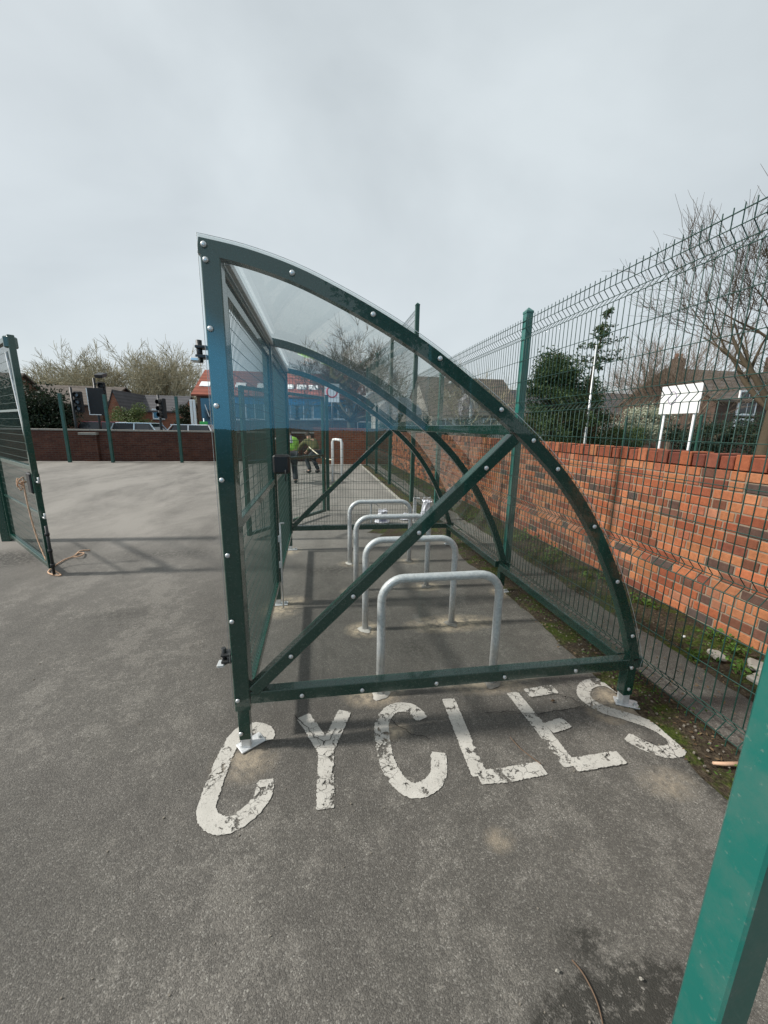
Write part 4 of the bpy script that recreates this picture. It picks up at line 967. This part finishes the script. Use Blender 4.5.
w = MB(); w.box(((xa+xb)/2, 37, zt+.06), (xb-xa+.3, 6.4, .12), None, .01); w.build('roof', M['roofslate'], bb)
w = MB(); w.box(((xa+xb)/2, 33.93, 1.4), (2.6, .12, 1.3), None, .01); fo = w.build('window', M['white'], bb); w = MB(); w.box(((xa+xb)/2, 33.86, 1.4), (2.4, .04, 1.1)); w.build('pane', M['glass'], fo)
# round speed sign
p = at(332, 393, 1, 20); ss = thing('road_sign', 'round white sign with red ring on a pole seen through the roof', 'sign', (p.x, 20, 0)); w = MB(); w.tube([(p.x, 20.05, 0), (p.x, 20.05, p.z+.3)], .04, 8); w.build('pole', M['dkmetal'], ss)
w = MB(); w.box((p.x, 20, p.z), (.78, .03, .95), None, .01); bd = w.build('sign_board', M['white'], ss)
w = MB(); w.tube([(p.x+.27*math.cos(a*.2617), 19.975, p.z+.05+.27*math.sin(a*.2617)) for a in range(25)], .035, 6); w.build('ring', M['signred'], bd)
# rounded metal shed roof beyond the tall fence
p0_, p1_ = at(376, 409, 1, 19), at(402, 409, 1, 19); sh = thing('shed', 'grey shed with rounded corrugated roof beyond the tall fence', 'shed', ((p0_.x+p1_.x)/2, 19, 0)); xm = (p0_.x+p1_.x)/2+.6; hw = (p1_.x-p0_.x)/2+.5
w = MB(); w.box((xm, 20.5, 1.1), (hw*2-.1, 2.9, 2.2), None, .01); w.build('wall', M['render'], sh)
w = MB(); A = []; B = []
for k in range(15): a = math.pi*k/14; A.append((xm-hw*math.cos(a), 19, 2.2+.9*math.sin(a))); B.append((xm-hw*math.cos(a), 22, 2.2+.9*math.sin(a)))
w.strip(A, B, True); b0 = len(w.v); w.v += [Vector(q) for q in A]; w.face(list(range(b0, b0+15))); w.build('roof', M['galv'], sh)
# right side houses
house('house', 'grey roofed house seen through the front arch', X(432, 26), X(520, 26), 26, 34, Zv(414, 26, 470), Zv(380, 30, 475), M['render'], M['roofgrey'], 'x', [(X(u, 26), Zv(424, 26, u), 1.1, .7) for u in (445, 462, 490)])
house('house', 'brown brick house with chimney behind the white signboard', X(712, 20), X(712, 20)+14, 20, 28, Zv(398, 20, 690), Zv(371, 24, 690), M['housebrown'], M['roofgrey'], 'x', [(X(u, 20), z, 1.3, 1.4) for u, z in ((742, 3.45), (742, 1.7))], [(X(712, 20)+.7, 24, Zv(364, 24, 678)), (X(712, 20)+9, 24, Zv(360, 24, 740))])
house('house', 'distant terraced house beyond the evergreen tree', X(470, 44), X(660, 44), 44, 52, Zv(412, 44, 550), Zv(392, 48, 550), M['brownbrick'], M['roofslate'], 'x', [(X(u, 44), 3.2, 1.3, 1.3) for u in (500, 540, 600, 640)])

# street lamp, board fences, signboard, beyond the brick wall
p = at(470, 425, 1, 13); sl = thing('street_lamp', 'pale grey street lamp with curved arm, in front of the grey roofed house', 'street lamp', (p.x, 13, 0))
zt = at(468, 385, 1, 13).z; w = MB(); w.tube(catmull([(p.x, 13, 0), (p.x, 13, zt-.9), (p.x-.03, 13, zt-.35), (p.x-.22, 13, zt-.02), (p.x-.55, 13, zt+.05)], 6), .055, 9); w.build('column', M['lampg'], sl)
w = MB(); w.box((p.x-.72, 13, zt+.05), (.42, .16, .09), Matrix.Rotation(.08, 3, 'Y'), .02); w.build('lantern', M['lampg'], sl)
w = MB(); w.tube([(p.x, 13, 0), (p.x, 13, .9)], .075, 9); w.build('base', M['lampg'], sl)
def board_fence(name, lab, pa, pb, h, mat, posts=True, bw=.14):
    t = thing(name, lab, 'fence', (*pa, 0)); a, b = Vector((*pa, 0)), Vector((*pb, 0)); d = b-a; L = d.length; d.normalize(); m = MB(); s_ = 0; q = random.Random(int(L*50))
    while s_ < L: p = a+d*s_; m.bar(p+Vector((0, 0, .02)), p+Vector((0, 0, h+q.uniform(-.01, .01))), bw-.012, .025, tuple(d.cross(Vector((0, 0, 1)))), .003); s_ += bw
    m.build('boards', mat, t); m = MB(); s_ = 0; nn = d.cross(Vector((0, 0, 1)))
    while s_ <= L: p = a+d*s_+nn*.08; m.box(p+Vector((0, 0, h/2)), (.08, .08, h+.06), None, .005); s_ += 1.8
    m.build('posts', mat, t)
pa, pb = at(541, 440, 1, 12), at(577, 440, 1, 12); board_fence('board_fence', 'white board fence behind the orange wall, under the evergreen', (pa.x, 12), (pb.x, 12), Zv(426, 12, 560), M['white'])
pa, pb = at(598, 440, 1, 11), at(618, 440, 1, 11); board_fence('board_fence', 'pale timber fence panel right of the grey pole', (pa.x, 11), (pb.x, 11), Zv(423, 11, 605), M['timber'])
pa, pb = at(505, 440, 1, 14), at(541, 440, 1, 14); board_fence('board_fence', 'brown board fence left of the white boards', (pa.x, 14), (pb.x, 14), Zv(424, 14, 520), M['brownwood'])
pa = at(620, 440, 1, 13); board_fence('board_fence', 'long dark fence below the white signboard', (pa.x, 13), (24, 6.5), 1.55, M['brownwood'], bw=.2)
b = Vector((7, 4.76, 0)); sb = thing('signboard', 'blank white signboard with faint purple ring on two white posts', 'sign', (7, 4.76, 0))
A0, A1, A2, A3 = at(663, 387, 0, 7), at(704, 383, 0, 7), at(698, 413, 0, 7), at(659, 413, 0, 7)
w = MB(); yc = (A0.y+A1.y)/2; wy = abs(A0.y-A1.y); zc = (A0.z+A2.z)/2; hz_ = A0.z-A2.z; w.box((7, yc, zc), (.014, wy, hz_), None, .003); bo = w.build('board', M['white'], sb)
w = MB(); q = at(672, 398, 0, 6.982); w.tube([(6.989, q.y+.085*math.cos(a*.2617), q.z+.115*math.sin(a*.2617)) for a in range(3, 26)], .006, 5); w.build('printed_ring', M['purple'], bo)
for dy in (-.30, .32): w = MB(); w.tube([(7.04, yc+dy, 0), (7.04, yc+dy, zc+hz_*.4)], .019, 8); w.build('post', M['white'], sb)
# green fence behind the signboard
gf = thing('mesh_fence', 'distant green mesh fence behind the signboard', 'fence', (8.6, 5, 0))
for y in (1.5, 3.6, 5.7, 7.8): fpost(gf, 8.6, y, 1.9, M['postdull'], .05)
for a_, b_ in ((1.5, 3.6), (3.6, 5.7), (5.7, 7.8)):
    w = MB(); y = a_
    while y < b_: w.tube([(8.6, y, .05), (8.6, y, 1.95)], .004, 3, False); y += .08
    z = .1
    while z < 2: w.tube([(8.6, a_, z), (8.6, b_, z)], .004, 3, False); z += .2
    w.build('mesh_panel', M['wire'], gf)
# grey pole through the evergreen
pt_ = at(598, 345, 1, 8.4); gpz = pt_.z; px = at(590, 400, 1, 8.4).x
gp = thing('lamp_column', 'thin grey metal pole in front of the evergreen tree', 'pole', (px, 8.4, 0)); w = MB(); w.tube([(px, 8.4, 0), (px, 8.4, 1.2), (px, 8.4, gpz)], [.045, .034, .026], 8); w.build('shaft', M['galv'], gp); w = MB(); w.tube([(px, 8.4, 0), (px, 8.4, .9)], .06, 8); w.build('base', M['galv'], gp)

# ------------------------------------------------------------------ vegetation
def bare_tree(x, y, height, spread, lab, mat, seed, n0=5, trunk=.28, r0=.16, levels=5, kids=4, sides=3, group=None, name='bare_tree', multi=False, up=.35, twig=.010):
    t = random.Random(seed); o = thing(name, lab, 'tree', (x, y, 0), group); tr = MB(); cr = MB(); base = Vector((x, y, 0))
    def grow(p, d, L, r, lv):
        n = 4 if lv > 1 else 3; pts = [p]; rs_ = [r]; dd = d.copy(); q = p.copy()
        for i in range(n):
            dd = (dd+Vector((t.gauss(0, .13), t.gauss(0, .13), t.gauss(0, .10)+up*.16))).normalized(); q = q+dd*(L/n); pts.append(q.copy()); rs_.append(max(r*(1-.62*(i+1)/n), twig*.45))
        (tr if lv == levels else cr).tube(pts, rs_, 6 if lv >= levels-1 else (4 if lv >= levels-2 else sides), False)
        if lv <= 0: return
        for k in range(kids+(1 if lv == 1 else 0)):
            f = t.uniform(.35, 1.0) if k else 1.0; i = min(int(f*n), n-1); pp = pts[i].lerp(pts[i+1], f*n-i) if f < 1 else pts[-1]
            ax = dd.orthogonal().normalized(); ax.rotate(Matrix.Rotation(t.uniform(0, 6.28), 3, dd)); ang = t.uniform(.35, .95) if k else t.uniform(.05, .35)
            nd = (dd*math.cos(ang)+ax*math.sin(ang)*spread+Vector((0, 0, up*.25))).normalized()
            grow(pp, nd, L*(t.uniform(.55, .82) if not multi else t.uniform(.58, .72)), max(rs_[min(i+1, n)]*t.uniform(.55, .85), twig), lv-1)
    if multi:
        for k in range(n0):
            a = 2*math.pi*k/n0+t.uniform(-.3, .3); inc = t.uniform(.1, .75)*spread; d = Vector((math.sin(inc)*math.cos(a), math.sin(inc)*math.sin(a), math.cos(inc))); grow(base+Vector((.2*math.cos(a), .2*math.sin(a), 0)), d, height*.40, r0*t.uniform(.6, 1), levels)
    else:
        top = base+Vector((t.gauss(0, .04), t.gauss(0, .04), 1))*height*trunk; tr.tube([base, base.lerp(top, .15), base.lerp(top, .5)+Vector((t.gauss(0, .05), 0, 0)), top], [r0*1.5, r0*1.1, r0, r0*.88], 9, False)
        for k in range(n0):
            a = 2*math.pi*k/n0+t.uniform(-.4, .4); inc = (t.uniform(.35, 1.0) if k else .1)*spread; d = Vector((math.sin(inc)*math.cos(a), math.sin(inc)*math.sin(a), math.cos(inc))); grow(top-Vector((0, 0, t.uniform(0, .12)*height*trunk)), d, height*.27, r0*t.uniform(.42, .75), levels-1 if k else levels-1)
    tr.build('trunk', M[mat], o); cr.build('crown', M[mat], o); return o
# round pale trees beyond the far wall
for i, (u, w_, top, yy_, sd_, lab) in enumerate(((56, 20, 363, 52, 1, 'small round bare tree at the left above the long roof'), (76, 18, 366, 54, 12, 'small pale bare tree just right of the leftmost one'), (112, 24, 352, 50, 3, 'wide bare tree above the traffic signals'), (138, 26, 349, 49, 4, 'tallest round bare tree of the row'), (163, 24, 353, 50, 5, 'round bare tree at the right of the row'), (186, 14, 365, 60, 6, 'thin bare tree beside the red roof'), (92, 16, 372, 56, 8, 'low bare tree between the two crowns at the left'))):
    p = at(u, top, 1, yy_); bare_tree(p.x, yy_, p.z*(1.2 if i in (2, 3, 4) else 1.1), 1.25, lab, 'barkpale', 100+sd_, 10, .1, .17, 4, 4, 3, 'bare trees beyond the far wall', 'bare_tree', True, .22, .024)
# large tree seen through the roof
p = at(352, 305, 1, 27); bare_tree(p.x, 27, p.z*1.0, 1.35, 'large bare tree seen through the clear roof sheet', 'bark', 33, 7, .22, .30, 5, 5, 3, None, 'bare_tree', False, .30, .013)
# big tree at the right edge
bare_tree(8.5, 4.35, 5.9, .85, 'large bare tree with thick twisting limbs at the right edge', 'barkbrown', 77, 7, .36, .11, 5, 4, 3, None, 'bare_tree', False, .3, .0045)
p = at(694, 292, 1, 11.5); bare_tree(p.x, 11.5, p.z, 1.0, 'hazy brown bare tree left of the big right one', 'barkhaze', 54, 7, .2, .11, 5, 4, 3, None, 'bare_tree', False, .35, .0055)
p = at(650, 335, 1, 13); bare_tree(p.x, 13, p.z, 1.15, 'smaller brown bare tree above the white blossom bush', 'barkhaze', 58, 7, .2, .09, 5, 4, 3, None, 'bare_tree', False, .3, .0055)
bare_tree(18.5, 9.5, 6.8, 1.1, 'bare tree behind the chimneyed house front', 'bark', 59, 7, .2, .12, 5, 4, 3, None, 'bare_tree', False, .35, .008)
bare_tree(5.9, 12.5, 4.3, 1.0, 'pale slender bare tree beyond the tall fence', 'barkpale', 63, 5, .3, .07, 4, 4, 3, None, 'bare_tree', False, .3, .007)

def leafy(x, y, zc, rx, ry, rz, n, size, lab, mat, seed, name='shrub', cat='shrub', trunk_h=None, clumps=14, bark='bark', group=None, fill=.75, droop=False):
    t = random.Random(seed); o = thing(name, lab, cat, (x, y, 0), group); m = MB(); st = MB(); c0 = Vector((x, y, zc))
    cl = []
    for k in range(clumps):
        while True:
            v = Vector((t.uniform(-1, 1), t.uniform(-1, 1), t.uniform(-1, 1)))
            if .25 < v.length < 1: break
        cl.append((c0+Vector((v.x*rx*fill, v.y*ry*fill, v.z*rz*fill)), t.uniform(.22, .45)*min(rx, rz)*1.15))
    st.tube([(x, y, 0), (x+t.gauss(0, .05), y, zc*.5), (x, y, zc+rz*.3)], [.05*rx+.04, .04*rx+.03, .02], 7)
    for c, r in cl:
        st.tube([(x, y, max(.1, zc-rz*.7)), Vector((x, y, zc)).lerp(c, .5), c], [.03*rx+.012, .02*rx+.008, .006], 4, False)
        for k in range(n//clumps):
            v = Vector((t.gauss(0, 1), t.gauss(0, 1), t.gauss(0, 1))).normalized()*r*(t.random()**.4)
            p = c+Vector((v.x*1.25, v.y*1.25, v.z*.75))
            if p.z < .02: p.z = .02+t.random()*.1
            leaf_card(m, p, size, t, .4)
    m.build('foliage' if cat != 'tree' else 'crown', M[mat], o); st.build('stem' if cat != 'tree' else 'trunk', M[bark], o); return o
# evergreen: layered boughs on a tapering trunk
def evergreen(x, y, h, w, lab, seed, n=120, per=110, size=.13):
    t = random.Random(seed); o = thing('evergreen_tree', lab, 'tree', (x, y, 0)); tr = MB(); m = MB(); tr.tube([(x, y, 0), (x, y, h*.5), (x+.05, y, h*.95)], [.16, .10, .02], 8)
    for k in range(n):
        f = t.uniform(.14, 1); z = h*f; a = t.uniform(0, 6.28); L = w*(1.05-f)**.55*t.uniform(.45, 1.08); b0 = Vector((x, y, z*.95)); d = Vector((math.cos(a), math.sin(a), t.uniform(-.1, .35)))
        tip = b0+d*L; tr.tube([b0, b0.lerp(tip, .5)+Vector((0, 0, .05)), tip], [.02, .012, .004], 3, False)
        for j in range(per):
            q = t.uniform(.5, 1.03)**.8; p = b0.lerp(tip, q)+Vector((t.gauss(0, .13), t.gauss(0, .13), t.gauss(0, .10)-.08*q)); leaf_card(m, p, size, t, .5)
    m.build('crown', M['conifer'], o); tr.build('trunk', M['bark'], o)
evergreen(7.45, 9.4, 3.95, 1.75, 'dark green evergreen tree behind the orange wall', 21, 115, 210, .08)
evergreen(8.95, 10.0, 3.3, 1.35, 'smaller dark evergreen right of the grey pole', 22, 55, 190, .075)
# upright leader above the pole
t_ = random.Random(4); o = thing('slender_conifer', 'slender conifer leader rising above the evergreen beside the pole', 'tree', (8.75, 8.9, 0)); tr = MB(); m = MB(); tp = at(609, 309, 1, 8.9); bs = Vector((at(592, 360, 1, 8.9).x, 8.9, 0)); md = Vector((bs.x+.05, 8.9, 3.2)); tr.tube([bs, md, tp], [.06, .035, .008], 6)
for k in range(44):
    f = t_.uniform(.0, 1); b0 = md.lerp(tp, f); a = t_.uniform(0, 6.28); L = (.85*(1-f)**1.3+.12)*t_.uniform(.5, 1.1); tip = b0+Vector((math.cos(a)*L, math.sin(a)*L, t_.uniform(-.05, .3)*L)); tr.tube([b0, tip], [.012, .003], 3, False)
    for j in range(46): m_p = b0.lerp(tip, t_.uniform(.2, 1.05))+Vector((t_.gauss(0, .04), t_.gauss(0, .04), t_.gauss(0, .03))); leaf_card(m, m_p, .075, t_, .5)
m.build('crown', M['conifer'], o); tr.build('trunk', M['bark'], o)
def at_x(u, v, y): return at(u, v, 1, y)
p = at_x(648, 405, 10.0); leafy(p.x, 10.0, 1.75, 1.0, .8, .75, 5200, .07, 'white blossoming bush left of the signboard', 'blossom', 31, 'blossom_bush', 'shrub', clumps=26)
p = at_x(630, 425, 9); leafy(p.x, 9.2, 1.35, .9, .7, .6, 3800, .075, 'green leafy shrub at the foot of the blossom bush', 'shrubg', 32, clumps=18)
p = at_x(720, 430, 7.5); leafy(p.x+.6, 8.4, 1.25, 1.7, .8, .8, 6000, .08, 'dark shrub mass behind the signboard posts', 'ivy', 33, clumps=30)
leafy(13.5, 8.0, 1.3, 1.6, 1, 1.0, 5000, .09, 'dark shrub at the right edge below the big tree', 'ivy', 34, clumps=26)
leafy(9.4, 10.7, 1.3, 1.3, .8, .9, 3600, .09, 'reddish brown shrub between the evergreen and blossom', 'dry', 35, clumps=20)
p = at_x(46, 415, 21); leafy(p.x-.6, 21.5, 1.75, 2.1, 1.2, 1.75, 9000, .16, 'large dark evergreen hedge bush at the left behind the far wall', 'hedge', 36, 'hedge', 'hedge', clumps=60, fill=.8)
p = at_x(28, 415, 21); leafy(p.x-1.6, 22, 2.0, 2.0, 1.2, 2.0, 7000, .16, 'dark hedge bush partly behind the open gate', 'hedge', 37, 'hedge', 'hedge', clumps=50, fill=.8)
p = at_x(131, 415, 30); leafy(p.x, 30, 1.9, 1.6, 1.2, 1.3, 4200, .14, 'light green bush between the brick gable and the slate roof', 'shrubg', 38, clumps=26)
p = at_x(188, 418, 33); leafy(p.x, 33, 1.9, 1.3, 1.2, 1.5, 3600, .16, 'dark green bush just left of the white columns', 'hedge', 39, clumps=24)
p = at_x(405, 420, 17); leafy(p.x, 17, 1.3, 1.5, 1, 1.1, 4200, .12, 'dark green bush at the end of the tall fence', 'ivy', 40, clumps=26)
p = at_x(455, 420, 12); leafy(5.4, 11.0, 1.2, 1.2, .8, .8, 3600, .09, 'scrubby bush behind the wall seen through the front arch', 'ivy', 41, clumps=24)

# unseen trees and wall added behind the camera to darken the end panel's reflections
leafy(3.2, -11.5, 6.2, 2.0, 1.6, 2.4, 9000, .22, 'tall evergreen added behind the photographer, only for a dark reflection', 'conifer', 61, 'evergreen_tree', 'tree', clumps=40)
leafy(7.0, -12.5, 5.0, 2.9, 2, 4.6, 14000, .24, 'broad unseen evergreen added behind the photographer, farther from the yard than the tall one', 'conifer', 62, 'evergreen_tree', 'tree', clumps=60)
bw_ = thing('boundary_wall', 'dark brick wall added behind the photographer, only for the dark lower reflection', 'wall', (0, -9, 0))
m = MB(); m.box((0, -9, .68), (22, .24, 1.34), None, 0); m.build('brickwork', M['darkbrick'], bw_)
m = MB(); m.box((0, -9, 1.38), (22, .3, .06), None, .006); m.build('coping', M['darkbrick'], bw_)
# ------------------------------------------------------------------ sky and light
AZ = math.atan2(1.0, -.06)     # shadows run along +x, a touch towards the camera
EL = R(42)
sun_from = Vector((-math.cos(EL)*.9985, math.cos(EL)*.055, math.sin(EL)))
ld = bpy.data.lights.new('Sun', 'SUN'); ld.energy = 3.9; ld.angle = R(3.5); ld.color = (1, .955, .89)
sun = bpy.data.objects.new('Sun', ld); col.objects.link(sun); sun.rotation_euler = (-sun_from).to_track_quat('-Z', 'Y').to_euler(); sun.location = (-6, 1, 8)
wd = bpy.data.worlds.new('World'); sc.world = wd; wd.use_nodes = True; nt = wd.node_tree; nt.nodes.clear()
def N(t_, **k):
    n = nt.nodes.new(t_)
    for a, b in k.items(): setattr(n, a, b)
    return n
def Mt(op, a, b=None, cl=False):
    n = N('ShaderNodeMath', operation=op, use_clamp=cl)
    for s_, v in ((n.inputs[0], a), (n.inputs[1], b)):
        if v is None: continue
        if isinstance(v, (int, float)): s_.default_value = v
        else: nt.links.new(v, s_)
    return n.outputs[0]
def Mx(f, a, b):
    n = N('ShaderNodeMix', data_type='RGBA')
    for s_, v in ((n.inputs[0], f), (n.inputs[6], a), (n.inputs[7], b)):
        if isinstance(v, (int, float)): s_.default_value = v
        elif isinstance(v, tuple): s_.default_value = (*v, 1)
        else: nt.links.new(v, s_)
    return n.outputs[2]
sky = N('ShaderNodeTexSky', sky_type='NISHITA', sun_disc=False); sky.sun_elevation = EL; sky.sun_rotation = math.atan2(sun_from.x, sun_from.y)
tc = N('ShaderNodeTexCoord'); sp = N('ShaderNodeSeparateXYZ'); nt.links.new(tc.outputs['Generated'], sp.inputs[0])
mp = N('ShaderNodeMapping'); nt.links.new(tc.outputs['Generated'], mp.inputs[0]); mp.inputs['Scale'].default_value = (1, 1, 1.9)
nz = N('ShaderNodeTexNoise'); nz.inputs['Scale'].default_value = 1.5; nz.inputs['Detail'].default_value = 5; nz.inputs['Roughness'].default_value = .5; nz.inputs['Distortion'].default_value = .3; nt.links.new(mp.outputs[0], nz.inputs['Vector'])
cr = N('ShaderNodeValToRGB'); e = cr.color_ramp.elements; e[0].position = .30; e[0].color = (.47, .515, .535, 1); e[1].position = .68; e[1].color = (.65, .705, .725, 1); nt.links.new(nz.outputs['Fac'], cr.inputs[0])
hor = Mt('SUBTRACT', 1, Mt('MULTIPLY', sp.outputs[2], 2.2), True)
cloud = Mx(Mt('MULTIPLY', hor, .35), cr.outputs[0], (.60, .645, .665))
# brighter veil towards the sun
dt = N('ShaderNodeVectorMath', operation='DOT_PRODUCT'); nt.links.new(tc.outputs['Generated'], dt.inputs[0]); dt.inputs[1].default_value = sun_from
glow = Mt('POWER', Mt('MAXIMUM', dt.outputs['Value'], 0), 5)
cloud = Mx(Mt('MULTIPLY', glow, .55), cloud, (1.0, .99, .96))
# clear blue gap low in the sky behind the photographer
back = Mt('MULTIPLY', Mt('SUBTRACT', Mt('MULTIPLY', sp.outputs[1], -1), .80), 9, True)
lim = Mt('SUBTRACT', .165, Mt('MULTIPLY', sp.outputs[0], .42))
low = Mt('MULTIPLY', Mt('SUBTRACT', Mt('ADD', lim, Mt('MULTIPLY', Mt('SUBTRACT', nz.outputs['Fac'], .5), .25)), sp.outputs[2]), 11, True)
gap = Mt('MULTIPLY', back, low)
bg1 = N('ShaderNodeBackground'); bg1.inputs[1].default_value = .10; nt.links.new(sky.outputs[0], bg1.inputs[0])
bg2 = N('ShaderNodeBackground'); bg2.inputs[1].default_value = 1.0; nt.links.new(Mx(gap, cloud, (.55, 1.75, 2.9)), bg2.inputs[0])
ms = N('ShaderNodeMixShader'); ms.inputs[0].default_value = .88; nt.links.new(bg1.outputs[0], ms.inputs[1]); nt.links.new(bg2.outputs[0], ms.inputs[2])
wo = N('ShaderNodeOutputWorld'); nt.links.new(ms.outputs[0], wo.inputs[0])

# ------------------------------------------------------------------ camera
cd = bpy.data.cameras.new('Camera'); cam = bpy.data.objects.new('Camera', cd); col.objects.link(cam); sc.camera = cam
cam.matrix_world = Matrix.Translation(CAM) @ Matrix((CR, CU, -CF)).transposed().to_4x4()
cd.sensor_fit = 'HORIZONTAL'; cd.sensor_width = 36; cd.lens = FPX/768*36; cd.clip_start = .05; cd.clip_end = 2000
sc.render.resolution_x = 768; sc.render.resolution_y = 1024
sc.view_settings.view_transform = 'Standard'; sc.view_settings.look = 'None'; sc.view_settings.exposure = .24; sc.view_settings.gamma = 1
try:
    sc.cycles.transparent_max_bounces = 24; sc.cycles.max_bounces = 8
except Exception: pass
for o in bpy.data.objects:
    if '_o' in o: del o['_o']
